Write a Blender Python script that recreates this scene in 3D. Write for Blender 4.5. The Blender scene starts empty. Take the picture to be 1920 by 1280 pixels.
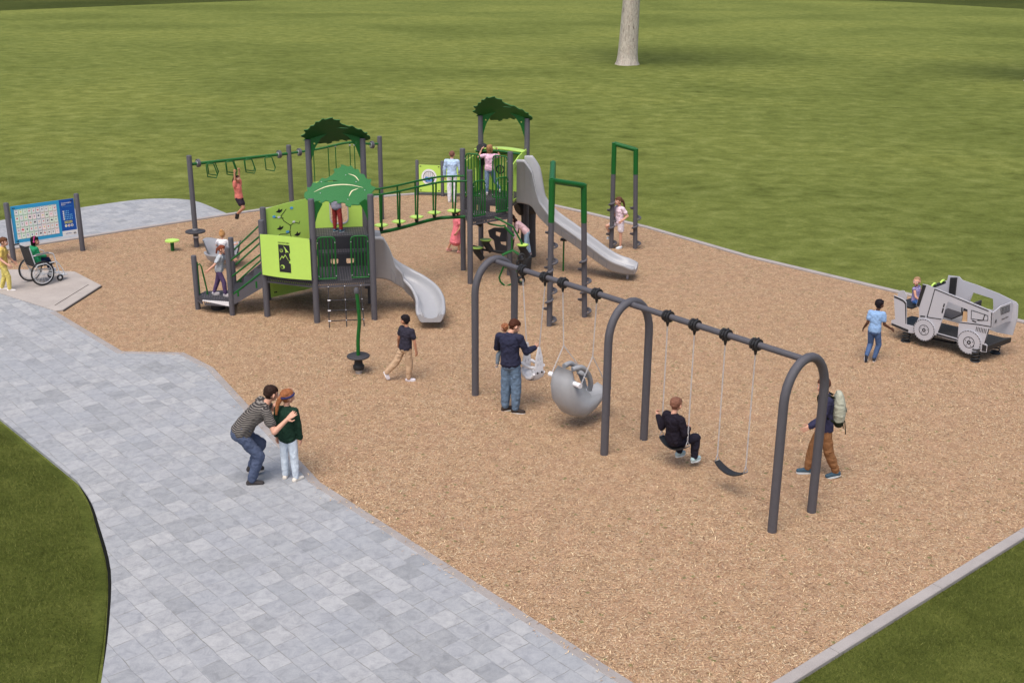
import bpy, math, random
import numpy as np
from mathutils import Vector, Matrix, Quaternion
from mathutils.geometry import tessellate_polygon

random.seed(7); rng = np.random.default_rng(7)
SC = bpy.context.scene
COL = SC.collection

# ------------------------------------------------------------------ camera
CAM_H = 7.7436; F_PX = 2125.955
CR = Vector((0.99997348, 0.00237997, 0.00688293))
CU = Vector((-0.00728279, 0.32678491, 0.94507068))
CF = Vector((0.0, 0.94509574, -0.32679357))
CC = Vector((0, 0, CAM_H))
cd = bpy.data.cameras.new('camera'); cam = bpy.data.objects.new('camera', cd); COL.objects.link(cam)
cd.sensor_width = 36.0; cd.sensor_fit = 'HORIZONTAL'; cd.lens = 36.0 * F_PX / 1920.0
cd.clip_start = 0.1; cd.clip_end = 2000
cam.matrix_world = Matrix(((CR.x, CU.x, -CF.x, CC.x), (CR.y, CU.y, -CF.y, CC.y), (CR.z, CU.z, -CF.z, CC.z), (0, 0, 0, 1)))
SC.camera = cam
# ------------------------------------------------------------------ light
SUN_EL = math.radians(64); SUN_AZ = math.radians(200)      # azimuth from +Y, clockwise
w = bpy.data.worlds.new('World'); SC.world = w; w.use_nodes = True
nt = w.node_tree; nt.nodes.clear()
wo = nt.nodes.new('ShaderNodeOutputWorld'); bg = nt.nodes.new('ShaderNodeBackground'); sk = nt.nodes.new('ShaderNodeTexSky')
sk.sky_type = 'NISHITA'; sk.sun_disc = False; sk.sun_elevation = SUN_EL; sk.sun_rotation = SUN_AZ
sk.air_density = 1.0; sk.dust_density = 4.0; sk.ozone_density = 1.0
bg.inputs[1].default_value = 0.13
nt.links.new(sk.outputs[0], bg.inputs[0]); nt.links.new(bg.outputs[0], wo.inputs[0])
sd = bpy.data.lights.new('sun', 'SUN'); sun = bpy.data.objects.new('sun', sd); COL.objects.link(sun)
sd.energy = 2.3; sd.angle = math.radians(42); sd.color = (1.0, 0.935, 0.86)
dv = Vector((math.sin(SUN_AZ) * math.cos(SUN_EL), math.cos(SUN_AZ) * math.cos(SUN_EL), math.sin(SUN_EL)))
sun.rotation_euler = dv.to_track_quat('Z', 'Y').to_euler(); sun.location = (0, 20, 30)
SC.view_settings.view_transform = 'Standard'; SC.view_settings.look = 'None'
SC.view_settings.exposure = 0.29; SC.view_settings.gamma = 1.0
SC.render.engine = 'CYCLES'

# ------------------------------------------------------------------ placing helpers (survey of the site)
def ray(px, py):
    return (CF + CR * ((px - 960) / F_PX) + CU * ((640 - py) / F_PX))
def G(px, py, z=0.0):
    d = ray(px, py); t = (z - CAM_H) / d.z
    return CC + d * t
AX = 0.181068890
TD = Vector((math.cos(AX), math.sin(AX), 0)); TN = Vector((-TD.y, TD.x, 0)); TO = Vector((-4.26537, 23.57535, 0)); TS = 1.2484
def T(u, v, z=0.0):
    return TO + TD * (TS * u) + TN * (TS * v) + Vector((0, 0, z))
class Plane:
    """a vertical plane through P0 along direction A"""
    def __init__(s, P0, A):
        s.P0 = Vector((P0[0], P0[1], 0)); s.A = Vector((A[0], A[1], 0)).normalized(); s.N = Vector((s.A.y, -s.A.x, 0))
    def at(s, px, py):
        d = ray(px, py); t = (s.P0 - CC).dot(s.N) / d.dot(s.N); P = CC + d * t
        return ((P - s.P0).dot(s.A), P.z)
    def P(s, a, z, off=0.0):
        return s.P0 + s.A * a + s.N * off + Vector((0, 0, z))

# ------------------------------------------------------------------ materials
def lin(c):
    return tuple((x / 12.92 if x <= 0.04045 else ((x + 0.055) / 1.055) ** 2.4) for x in (v / 255 for v in c))
MATS = {}
def nodes_of(name):
    m = bpy.data.materials.new(name); m.use_nodes = True
    t = m.node_tree; b = t.nodes['Principled BSDF']
    return m, t, b
def N(t, typ, **kw):
    n = t.nodes.new(typ)
    for k, v in kw.items():
        if k.startswith('i_'):
            n.inputs[int(k[2:])].default_value = v
        else:
            setattr(n, k, v)
    return n
def mat(name, rgb, rough=0.55, var=0.12, scale=14.0, bump=0.02, metal=0.0, spec=0.4, fine=160.0):
    """painted / moulded surface with slight unevenness"""
    if name in MATS: return MATS[name]
    m, t, b = nodes_of(name)
    tc = N(t, 'ShaderNodeTexCoord')
    n1 = N(t, 'ShaderNodeTexNoise'); n1.inputs['Scale'].default_value = scale; n1.inputs['Detail'].default_value = 5
    t.links.new(tc.outputs['Object'], n1.inputs['Vector'])
    mx = N(t, 'ShaderNodeMix', data_type='RGBA')
    c = Vector(rgb)
    mx.inputs[6].default_value = (*(c * (1 - var)), 1); mx.inputs[7].default_value = (*(c * (1 + var)), 1)
    t.links.new(n1.outputs[0], mx.inputs[0]); t.links.new(mx.outputs[2], b.inputs['Base Color'])
    b.inputs['Roughness'].default_value = rough; b.inputs['Metallic'].default_value = metal
    b.inputs['Specular IOR Level'].default_value = spec
    if bump:
        n2 = N(t, 'ShaderNodeTexNoise'); n2.inputs['Scale'].default_value = fine; n2.inputs['Detail'].default_value = 3
        t.links.new(tc.outputs['Object'], n2.inputs['Vector'])
        bp = N(t, 'ShaderNodeBump'); bp.inputs['Strength'].default_value = 0.4; bp.inputs['Distance'].default_value = bump
        t.links.new(n2.outputs[0], bp.inputs['Height']); t.links.new(bp.outputs[0], b.inputs['Normal'])
    MATS[name] = m; return m
def cloth(name, rgb, stripe=None, sscale=60.0, rough=0.85, var=0.25):
    if name in MATS: return MATS[name]
    m, t, b = nodes_of(name)
    tc = N(t, 'ShaderNodeTexCoord')
    n1 = N(t, 'ShaderNodeTexNoise'); n1.inputs['Scale'].default_value = 9; n1.inputs['Detail'].default_value = 4; n1.inputs['Distortion'].default_value = 1.2
    t.links.new(tc.outputs['Object'], n1.inputs['Vector'])
    c = Vector(rgb); mx = N(t, 'ShaderNodeMix', data_type='RGBA')
    mx.inputs[6].default_value = (*(c * (1 - var)), 1); mx.inputs[7].default_value = (*(c * (1 + var)), 1)
    t.links.new(n1.outputs[0], mx.inputs[0]); out = mx.outputs[2]
    if stripe:
        wv = N(t, 'ShaderNodeTexWave', wave_type='BANDS', bands_direction='Z'); wv.inputs['Scale'].default_value = sscale
        wv.inputs['Distortion'].default_value = 0.6; wv.inputs['Detail'].default_value = 1
        t.links.new(tc.outputs['Object'], wv.inputs['Vector'])
        r = N(t, 'ShaderNodeValToRGB'); r.color_ramp.elements[0].position = 0.66; r.color_ramp.elements[1].position = 0.84
        t.links.new(wv.outputs[0], r.inputs[0])
        m2 = N(t, 'ShaderNodeMix', data_type='RGBA'); t.links.new(r.outputs[0], m2.inputs[0]); t.links.new(out, m2.inputs[6])
        m2.inputs[7].default_value = (*stripe, 1); out = m2.outputs[2]
    t.links.new(out, b.inputs['Base Color']); b.inputs['Roughness'].default_value = rough; b.inputs['Specular IOR Level'].default_value = 0.15
    bp = N(t, 'ShaderNodeBump'); bp.inputs['Strength'].default_value = 0.8; bp.inputs['Distance'].default_value = 0.035
    t.links.new(n1.outputs[0], bp.inputs['Height']); t.links.new(bp.outputs[0], b.inputs['Normal'])
    MATS[name] = m; return m

POST = mat('post_grey', (0.088, 0.085, 0.098), 0.5, 0.1)
POSTCAP = mat('cap_grey', (0.10, 0.10, 0.11), 0.5)
GREEN = mat('tube_green', (0.004, 0.105, 0.014), 0.35, 0.1)
LEAFSHADE = mat('leaf_underside_shade', (0.006, 0.080, 0.013), 0.5, 0.1)  # leaf green darkened, paints the shade under the leaf roofs
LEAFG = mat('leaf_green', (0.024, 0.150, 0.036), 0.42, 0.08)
VEIN = mat('vein_cream', (0.72, 0.66, 0.42), 0.5)
LIME = mat('panel_lime', (0.48, 0.72, 0.13), 0.4, 0.05, bump=0.004)
BLACK = mat('black_plastic', (0.018, 0.018, 0.020), 0.5)
DECK = mat('deck_dark', (0.042, 0.040, 0.046), 0.62, 0.2)
SLIDE = mat('slide_grey', (0.34, 0.345, 0.365), 0.32, 0.05, bump=0.003)
PANELG = mat('panel_pale_grey', (0.46, 0.46, 0.50), 0.45, 0.05, 40, bump=0.003)
SWGREY = mat('swing_grey', (0.34, 0.35, 0.37), 0.4, 0.06)
WHITE = mat('white_plastic', (0.78, 0.78, 0.81), 0.4, 0.04)
CHAIN = mat('chain_steel', (0.62, 0.62, 0.64), 0.35, 0.1, metal=0.3)
STEEL = mat('bolt_steel', (0.55, 0.56, 0.60), 0.3, metal=0.7)
ROPE = mat('net_rope', (0.035, 0.033, 0.036), 0.9)
CONC = None

# ------------------------------------------------------------------ mesh helper
class MB:
    def __init__(s): s.v = []; s.f = []; s.m = []; s.sm = []
    def add(s, vs, fs, mi=0, smooth=False):
        o = len(s.v); s.v += [tuple(x) for x in vs]
        for f in fs: s.f.append(tuple(o + i for i in f)); s.m.append(mi); s.sm.append(smooth)
        return s
    def frustum(s, a, b, ra, rb, n=14, mi=0, cap=True):
        a = Vector(a); b = Vector(b); return s.tube([a, b], [ra, rb], n, mi, cap=cap)
    def tube(s, pts, r, n=10, mi=0, closed=False, cap=True):
        pts = [Vector(q) for q in pts]; k = len(pts)
        rs = r if isinstance(r, (list, tuple)) else [r] * k
        def tan(i):
            if closed: return (pts[(i + 1) % k] - pts[i - 1]).normalized()
            if i == 0: return (pts[1] - pts[0]).normalized()
            if i == k - 1: return (pts[-1] - pts[-2]).normalized()
            return ((pts[i + 1] - pts[i]).normalized() + (pts[i] - pts[i - 1]).normalized()).normalized()
        t0 = tan(0); ref = Vector((0, 0, 1)) if abs(t0.z) < 0.9 else Vector((1, 0, 0))
        x = t0.cross(ref).normalized(); vs = []; pt = t0
        for i in range(k):
            t = tan(i); q = pt.rotation_difference(t); x = (q @ x); x = (x - t * x.dot(t)).normalized(); y = t.cross(x); pt = t
            for j in range(n):
                a = 2 * math.pi * j / n; vs.append(pts[i] + (x * math.cos(a) + y * math.sin(a)) * rs[i])
        fs = []
        for i in range(k if closed else k - 1):
            for j in range(n):
                a = i * n + j; b = i * n + (j + 1) % n; c = ((i + 1) % k) * n + (j + 1) % n; d = ((i + 1) % k) * n + j
                fs.append((a, b, c, d))
        s.add(vs, fs, mi, True)
        if cap and not closed:
            o = len(s.v)
            s.add([vs[j] for j in range(n)], [tuple(range(n - 1, -1, -1))], mi)
            s.add([vs[(k - 1) * n + j] for j in range(n)], [tuple(range(n))], mi)
        return s
    def box(s, c, ax, ay, az, mi=0):
        c = Vector(c); ax = Vector(ax); ay = Vector(ay); az = Vector(az)
        vs = [c + ax * i + ay * j + az * k for k in (-1, 1) for j in (-1, 1) for i in (-1, 1)]
        return s.add(vs, [(0, 2, 3, 1), (4, 5, 7, 6), (0, 1, 5, 4), (2, 6, 7, 3), (0, 4, 6, 2), (1, 3, 7, 5)], mi)
    def prism(s, poly, fn, t0, t1, holes=(), mi=0, mside=None):
        """poly (list of 2d) mapped by fn(a,b,off); thickness t0..t1"""
        if mside is None: mside = mi
        loops = [list(poly)] + [list(h) for h in holes]
        flat = [p for l in loops for p in l]
        tris = tessellate_polygon([[Vector((p[0], p[1], 0)) for p in l] for l in loops])
        A = [fn(p[0], p[1], t0) for p in flat]; B = [fn(p[0], p[1], t1) for p in flat]; n = len(flat)
        s.add(A + B, [tuple(t) for t in tris] + [tuple(n + i for i in reversed(t)) for t in tris], mi)
        o = 0; fs = []
        for l in loops:
            k = len(l)
            for i in range(k): fs.append((o + i, o + (i + 1) % k, n + o + (i + 1) % k, n + o + i))
            o += k
        s.add(A + B, fs, mside); return s
    def sphere(s, c, r, mi=0, n=12, m=8, sc=(1, 1, 1)):
        c = Vector(c); vs = [c + Vector((0, 0, r * sc[2]))]
        for i in range(1, m):
            for j in range(n):
                a = math.pi * i / m; b = 2 * math.pi * j / n
                vs.append(c + Vector((r * sc[0] * math.sin(a) * math.cos(b), r * sc[1] * math.sin(a) * math.sin(b), r * sc[2] * math.cos(a))))
        vs.append(c - Vector((0, 0, r * sc[2])))
        fs = [(0, 1 + j, 1 + (j + 1) % n) for j in range(n)]
        for i in range(m - 2):
            for j in range(n):
                a = 1 + i * n + j; b = 1 + i * n + (j + 1) % n
                fs.append((a, a + n, b + n, b))
        l = len(vs) - 1; fs += [(l, 1 + (m - 2) * n + (j + 1) % n, 1 + (m - 2) * n + j) for j in range(n)]
        return s.add(vs, fs, mi, True)
    def lathe(s, c, prof, n=24, mi=0, smooth=True):
        c = Vector(c); vs = []
        for r, z in prof:
            for j in range(n):
                a = 2 * math.pi * j / n; vs.append(c + Vector((r * math.cos(a), r * math.sin(a), z)))
        fs = []
        for i in range(len(prof) - 1):
            for j in range(n):
                fs.append((i * n + j, i * n + (j + 1) % n, (i + 1) * n + (j + 1) % n, (i + 1) * n + j))
        return s.add(vs, fs, mi, smooth)
    def mesh(s, name, mats):
        me = bpy.data.meshes.new(name); me.from_pydata(s.v, [], s.f)
        for m in (mats if isinstance(mats, (list, tuple)) else [mats]): me.materials.append(m)
        me.polygons.foreach_set('material_index', s.m); me.polygons.foreach_set('use_smooth', s.sm); me.update()
        return me
    def build(s, name, mats, parent=None):
        o = bpy.data.objects.new(name, s.mesh(name, mats)); COL.objects.link(o); base(o, parent); return o
def base(o, parent):
    if parent is not None:
        o.parent = parent; o.matrix_parent_inverse = parent.matrix_world.inverted() if False else Matrix.Translation(-parent_loc(parent))
def parent_loc(p):
    l = Vector(p.location)
    # objects parented below an empty carry no location of their own
    q = p
    while q.parent is not None:
        q = q.parent; l = Vector(q.location)
    return l
def thing(name, label, cat, loc=(0, 0, 0), group=None):
    o = bpy.data.objects.new(name, None); COL.objects.link(o); o.location = loc; o.empty_display_size = 0.1
    return tag(o, label, cat, group)
def tag(o, label, cat, group=None):
    o['label'] = label; o['category'] = cat
    if group: o['group'] = group
    return o
def struct(o, kind='structure', label=None, cat=None):
    o['kind'] = kind
    if label: o['label'] = label
    if cat: o['category'] = cat
    return o
def sub(parent, lbl=None):
    pass
def child(mb, name, mats, parent, label=None):
    o = mb.build(name, mats, None)
    o.parent = parent
    if parent.parent is None and parent.type == 'EMPTY': o.matrix_parent_inverse = Matrix.Translation(-Vector(parent.location))
    if label: o['label'] = label
    return o
def text_mesh(txt, size, ext=0.001):
    cu = bpy.data.curves.new('t', 'FONT'); cu.body = txt; cu.size = size; cu.extrude = ext; cu.resolution_u = 2
    ob = bpy.data.objects.new('t', cu); COL.objects.link(ob)
    dg = bpy.context.evaluated_depsgraph_get(); me = bpy.data.meshes.new_from_object(ob.evaluated_get(dg))
    bpy.data.objects.remove(ob); bpy.data.curves.remove(cu); return me
def put_text(txt, size, origin, xdir, ydir, m, parent, width=None, name='lettering', off=0.004):
    me = text_mesh(txt, size); x = Vector(xdir).normalized(); y = Vector(ydir).normalized(); z = x.cross(y)
    xs = [v.co.x for v in me.vertices]; k = (width / (max(xs) - min(xs))) if width else 1.0
    for v in me.vertices:
        v.co = Vector(origin) + x * ((v.co.x - min(xs)) * k) + y * v.co.y + z * (v.co.z + off)
    me.materials.clear(); me.materials.append(m)
    o = bpy.data.objects.new(name, me); COL.objects.link(o); o.parent = parent
    if parent.parent is None and parent.type == 'EMPTY': o.matrix_parent_inverse = Matrix.Translation(-Vector(parent.location))
    return o
def bez(pts, n=8):
    """Catmull-Rom through the points"""
    P = [Vector(q) for q in pts]; P = [P[0] * 2 - P[1]] + P + [P[-1] * 2 - P[-2]]; out = []
    for i in range(1, len(P) - 2):
        for k in range(n):
            t = k / n; a, b, c, d = P[i - 1], P[i], P[i + 1], P[i + 2]
            out.append(0.5 * ((2 * b) + (c - a) * t + (2 * a - 5 * b + 4 * c - d) * t * t + (3 * b - a - 3 * c + d) * t ** 3))
    out.append(P[-2]); return out
def arcpts(c, r, a0, a1, n, ex, ey):
    c = Vector(c); return [c + Vector(ex) * (r * math.cos(a0 + (a1 - a0) * i / n)) + Vector(ey) * (r * math.sin(a0 + (a1 - a0) * i / n)) for i in range(n + 1)]
ZV = Vector((0, 0, 1))

# ================================================================== GROUND
def mixc(t, fac, a, b, typ='MIX'):
    m = N(t, 'ShaderNodeMix', data_type='RGBA', blend_type=typ)
    for i, x in ((0, fac), (6, a), (7, b)):
        if hasattr(x, 'links') or hasattr(x, 'is_linked'): t.links.new(x, m.inputs[i])
        elif isinstance(x, (int, float)): m.inputs[i].default_value = x
        else: m.inputs[i].default_value = (*x, 1)
    return m.outputs[2]
def mth(t, op, a, b=None, clamp=False):
    m = N(t, 'ShaderNodeMath', operation=op, use_clamp=clamp)
    for i, x in ((0, a), (1, b)):
        if x is None: continue
        if isinstance(x, (int, float)): m.inputs[i].default_value = x
        else: t.links.new(x, m.inputs[i])
    return m.outputs[0]
def noise(t, vec, scale, detail=4, dist=0.0, rough=0.5):
    n = N(t, 'ShaderNodeTexNoise'); n.inputs['Scale'].default_value = scale; n.inputs['Detail'].default_value = detail
    n.inputs['Distortion'].default_value = dist; n.inputs['Roughness'].default_value = rough
    t.links.new(vec, n.inputs['Vector']); return n.outputs[0]
def ramp(t, x, stops):
    r = N(t, 'ShaderNodeValToRGB'); e = r.color_ramp.elements
    while len(e) < len(stops): e.new(0.5)
    for i, (p_, c) in enumerate(stops): e[i].position = p_; e[i].color = (*c, 1) if len(c) == 3 else c
    t.links.new(x, r.inputs[0]); return r.outputs[0]
def mapr(t, x, a, b, c=0.0, d=1.0):
    m = N(t, 'ShaderNodeMapRange'); m.inputs[1].default_value = a; m.inputs[2].default_value = b; m.inputs[3].default_value = c; m.inputs[4].default_value = d
    t.links.new(x, m.inputs[0]); return m.outputs[0]

def woodchip_mat():
    m, t, b = nodes_of('wood_chip_ground')
    g = N(t, 'ShaderNodeNewGeometry'); P = g.outputs['Position']
    base_c = None; hsum = None
    # layers of slivers: each voronoi cell carries one chip turned by a random angle
    for k, (sc, st) in enumerate(((44.0, 5.0), (30.0, 4.8), (18.0, 4.6))):
        off = N(t, 'ShaderNodeVectorMath', operation='ADD'); off.inputs[1].default_value = (k * 3.7, k * 1.9, 0); t.links.new(P, off.inputs[0])
        v = N(t, 'ShaderNodeTexVoronoi', voronoi_dimensions='2D'); v.inputs['Scale'].default_value = sc; t.links.new(off.outputs[0], v.inputs['Vector'])
        scl = N(t, 'ShaderNodeVectorMath', operation='SCALE'); scl.inputs[3].default_value = 1.0; t.links.new(off.outputs[0], scl.inputs[0])
        pos = N(t, 'ShaderNodeVectorMath', operation='SUBTRACT'); t.links.new(scl.outputs[0], pos.inputs[0]); t.links.new(v.outputs['Position'], pos.inputs[1])
        sep = N(t, 'ShaderNodeSeparateColor'); t.links.new(v.outputs['Color'], sep.inputs[0])
        rot = N(t, 'ShaderNodeVectorRotate', rotation_type='Z_AXIS'); t.links.new(pos.outputs[0], rot.inputs['Vector'])
        t.links.new(mth(t, 'MULTIPLY', sep.outputs[0], 6.283), rot.inputs['Angle'])
        sx = N(t, 'ShaderNodeSeparateXYZ'); t.links.new(rot.outputs[0], sx.inputs[0])
        x = mth(t, 'MULTIPLY', sx.outputs[0], sc * 1.25); y = mth(t, 'MULTIPLY', sx.outputs[1], sc * st)
        d = mth(t, 'ADD', mth(t, 'MULTIPLY', x, x), mth(t, 'MULTIPLY', y, y))
        mask = mapr(t, d, 0.45, 0.9, 0.92, 0.0)
        cc = ramp(t, sep.outputs[1], [(0.0, lin((134, 106, 84))), (0.25, lin((192, 156, 122))), (0.6, lin((212, 178, 142))), (0.85, lin((226, 204, 172))), (1.0, lin((184, 140, 118)))])
        if base_c is None:
            n0 = noise(t, P, 55, 6, 1.5, 0.7)
            base_c = ramp(t, n0, [(0.35, lin((96, 74, 58))), (0.48, lin((180, 146, 112))), (0.66, lin((212, 179, 143)))])
            hsum = mth(t, 'MULTIPLY', n0, 0.6)
        base_c = mixc(t, mask, base_c, cc)
        hsum = mth(t, 'ADD', hsum, mth(t, 'MULTIPLY', mask, 0.5))
    big = noise(t, P, 0.55, 5, 0.4); mid = noise(t, P, 4.5, 5)
    base_c = mixc(t, mapr(t, noise(t, P, 1.7, 4, 0.8), 0.42, 0.68, 0.0, 0.25), base_c, lin((196, 152, 126)))
    base_c = mixc(t, mapr(t, big, 0.3, 0.7, 0.0, 0.18), base_c, lin((194, 160, 130)), 'MIX')
    base_c = mixc(t, 1.0, base_c, ramp(t, mid, [(0.3, (0.86, 0.86, 0.86)), (0.7, (1.1, 1.1, 1.1))]), 'MULTIPLY')
    vg = N(t, 'ShaderNodeTexVoronoi', voronoi_dimensions='2D'); vg.inputs['Scale'].default_value = 6.0; t.links.new(P, vg.inputs['Vector'])
    sg = N(t, 'ShaderNodeSeparateColor'); t.links.new(vg.outputs['Color'], sg.inputs[0])
    fleck = mth(t, 'MULTIPLY', mapr(t, vg.outputs['Distance'], 0.10, 0.22, 0.75, 0.0), mapr(t, sg.outputs[2], 0.90, 0.92))
    base_c = mixc(t, fleck, base_c, lin((120, 128, 78)))
    t.links.new(base_c, b.inputs['Base Color']); b.inputs['Roughness'].default_value = 0.9; b.inputs['Specular IOR Level'].default_value = 0.1
    bp = N(t, 'ShaderNodeBump'); bp.inputs['Strength'].default_value = 1.0; bp.inputs['Distance'].default_value = 0.02
    t.links.new(hsum, bp.inputs['Height']); t.links.new(bp.outputs[0], b.inputs['Normal'])
    return m
def grass_mat(name, lo, mi, hi, scale=1.0, yellow=0.5):
    m, t, b = nodes_of(name)
    g = N(t, 'ShaderNodeNewGeometry'); P = g.outputs['Position']
    mp = N(t, 'ShaderNodeMapping'); mp.inputs['Scale'].default_value = (0.85, 1.0, 1.0); mp.inputs['Rotation'].default_value = (0, 0, 0.15); t.links.new(P, mp.inputs[0])
    a = noise(t, mp.outputs[0], 1.1 * scale, 8, 0.3, 0.74); c = noise(t, mp.outputs[0], 0.06 * scale, 4, 0.5); f = noise(t, P, 22, 6, 1.0, 0.75); ff = noise(t, P, 95, 3, 0.5, 0.7)
    col = ramp(t, a, [(0.30, lo), (0.5, mi), (0.72, hi)])
    col = mixc(t, 1.0, col, ramp(t, c, [(0.36, (0.78, 0.80, 0.74)), (0.5, (0.98, 0.98, 0.96)), (0.64, (1.14, 1.10, 1.08))]), 'MULTIPLY')
    col = mixc(t, 1.0, col, ramp(t, f, [(0.3, (0.62, 0.66, 0.6)), (0.5, (1.0, 1.0, 1.0)), (0.72, (1.36, 1.30, 1.2))]), 'MULTIPLY')
    col = mixc(t, 1.0, col, ramp(t, ff, [(0.3, (0.68, 0.7, 0.66)), (0.7, (1.32, 1.3, 1.28))]), 'MULTIPLY')
    t.links.new(col, b.inputs['Base Color']); b.inputs['Roughness'].default_value = 0.95; b.inputs['Specular IOR Level'].default_value = 0.05
    bp = N(t, 'ShaderNodeBump'); bp.inputs['Strength'].default_value = 0.7; bp.inputs['Distance'].default_value = 0.05
    t.links.new(mth(t, 'ADD', f, mth(t, 'MULTIPLY', ff, 0.4)), bp.inputs['Height']); t.links.new(bp.outputs[0], b.inputs['Normal'])
    return m
def paver_mat():
    m, t, b = nodes_of('paver_stone')
    g = N(t, 'ShaderNodeNewGeometry'); P = g.outputs['Position']
    wob = N(t, 'ShaderNodeTexNoise'); wob.inputs['Scale'].default_value = 3.0; t.links.new(P, wob.inputs['Vector'])
    ws = N(t, 'ShaderNodeVectorMath', operation='SCALE'); ws.inputs[3].default_value = 0.05; t.links.new(wob.outputs['Color'], ws.inputs[0])
    ad = N(t, 'ShaderNodeVectorMath', operation='ADD'); t.links.new(P, ad.inputs[0]); t.links.new(ws.outputs[0], ad.inputs[1])
    mp = N(t, 'ShaderNodeMapping'); mp.inputs['Rotation'].default_value = (0, 0, math.radians(48.5)); t.links.new(ad.outputs[0], mp.inputs[0])
    br = N(t, 'ShaderNodeTexBrick'); br.offset = 0.5; br.offset_frequency = 2; br.squash = 0.86; br.squash_frequency = 3
    br.inputs['Scale'].default_value = 1.0; br.inputs['Brick Width'].default_value = 0.345; br.inputs['Row Height'].default_value = 0.29
    br.inputs['Mortar Size'].default_value = 0.006; br.inputs['Mortar Smooth'].default_value = 0.6; br.inputs['Bias'].default_value = 0.0
    br.inputs['Color1'].default_value = (0, 0, 0, 1); br.inputs['Color2'].default_value = (1, 1, 1, 1); br.inputs['Mortar'].default_value = (0.5, 0.5, 0.5, 1)
    t.links.new(mp.outputs[0], br.inputs['Vector'])
    col = ramp(t, br.outputs['Color'], [(0.0, lin((138, 140, 143))), (0.08, lin((146, 148, 151))), (0.3, lin((152, 154, 157))), (0.55, lin((151, 153, 157))), (0.75, lin((157, 158, 160))), (1.0, lin((163, 164, 166)))])
    n1 = noise(t, P, 7, 6, 0.8, 0.65); n2 = noise(t, P, 50, 5, 0.5, 0.7); n3 = noise(t, P, 0.7, 3)
    col = mixc(t, 1.0, col, ramp(t, n1, [(0.32, (0.80, 0.80, 0.81)), (0.5, (1.0, 1.0, 1.0)), (0.7, (1.16, 1.15, 1.13))]), 'MULTIPLY')
    col = mixc(t, 1.0, col, ramp(t, n2, [(0.3, (0.90, 0.90, 0.90)), (0.7, (1.08, 1.08, 1.08))]), 'MULTIPLY')
    col = mixc(t, mapr(t, n3, 0.45, 0.65, 0.0, 0.22), col, lin((148, 153, 161)))
    col = mixc(t, mth(t, 'MULTIPLY', br.outputs['Fac'], mapr(t, noise(t, P, 4, 2), 0.38, 0.62, 0.10, 0.85)), col, lin((126, 124, 118)))
    t.links.new(col, b.inputs['Base Color']); b.inputs['Roughness'].default_value = 0.75; b.inputs['Specular IOR Level'].default_value = 0.25
    bp = N(t, 'ShaderNodeBump'); bp.inputs['Strength'].default_value = 0.5; bp.inputs['Distance'].default_value = 0.01
    h = mth(t, 'SUBTRACT', mth(t, 'MULTIPLY', n1, 0.5), br.outputs['Fac'])
    t.links.new(h, bp.inputs['Height']); t.links.new(bp.outputs[0], b.inputs['Normal'])
    return m
def conc_mat(name, rgb, var=0.1):
    m, t, b = nodes_of(name)
    g = N(t, 'ShaderNodeNewGeometry'); P = g.outputs['Position']
    a = noise(t, P, 2.2, 6, 0.6, 0.6); f = noise(t, P, 60, 5, 0.3, 0.7)
    c = Vector(rgb)
    col = ramp(t, a, [(0.3, tuple(c * (1 - var))), (0.7, tuple(c * (1 + var)))])
    col = mixc(t, 1.0, col, ramp(t, f, [(0.3, (0.86, 0.86, 0.86)), (0.7, (1.12, 1.12, 1.12))]), 'MULTIPLY')
    t.links.new(col, b.inputs['Base Color']); b.inputs['Roughness'].default_value = 0.85; b.inputs['Specular IOR Level'].default_value = 0.2
    bp = N(t, 'ShaderNodeBump'); bp.inputs['Strength'].default_value = 0.4; bp.inputs['Distance'].default_value = 0.006
    t.links.new(f, bp.inputs['Height']); t.links.new(bp.outputs[0], b.inputs['Normal'])
    return m
M_CHIP = woodchip_mat()
M_GRASS = grass_mat('lawn_grass', lin((84, 92, 44)), lin((107, 116, 59)), lin((130, 137, 80)))
M_GRASS2 = grass_mat('near_lawn_grass', lin((68, 76, 34)), lin((86, 94, 44)), lin((106, 112, 58)))
M_FAR = grass_mat('dark_grass', lin((52, 60, 26)), lin((66, 74, 34)), lin((80, 88, 44)))
M_PAVE = paver_mat()
CONC = conc_mat('concrete', lin((166, 158, 152)))
KERB = conc_mat('kerb_concrete', lin((158, 152, 149)), 0.08)
GAP_SHADE = conc_mat('gap_shade', lin((14, 15, 9)), 0.3)  # near black, paints the shade in the gap beside the slab

def sheet(name, pts, z, m, thick=0.0):
    mb = MB(); loop = [(p[0], p[1]) for p in pts]
    a = sum(loop[i][0] * loop[(i + 1) % len(loop)][1] - loop[(i + 1) % len(loop)][0] * loop[i][1] for i in range(len(loop)))
    if a < 0: loop.reverse()
    tris = tessellate_polygon([[Vector((x, y, 0)) for x, y in loop]])
    vs = [(x, y, z) for x, y in loop]; fs = []
    for t in tris:
        A, B_, C_ = (Vector(loop[i]) for i in t)
        fs.append(tuple(t) if (B_ - A).cross(C_ - A) > 0 else tuple(reversed(t)))
    mb.add(vs, fs)
    if thick:
        n = len(loop); mb.add(vs + [(x, y, z - thick) for x, y in loop], [(i, n + i, n + (i + 1) % n, (i + 1) % n) for i in range(n)])
    return struct(mb.build(name, m))
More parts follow.
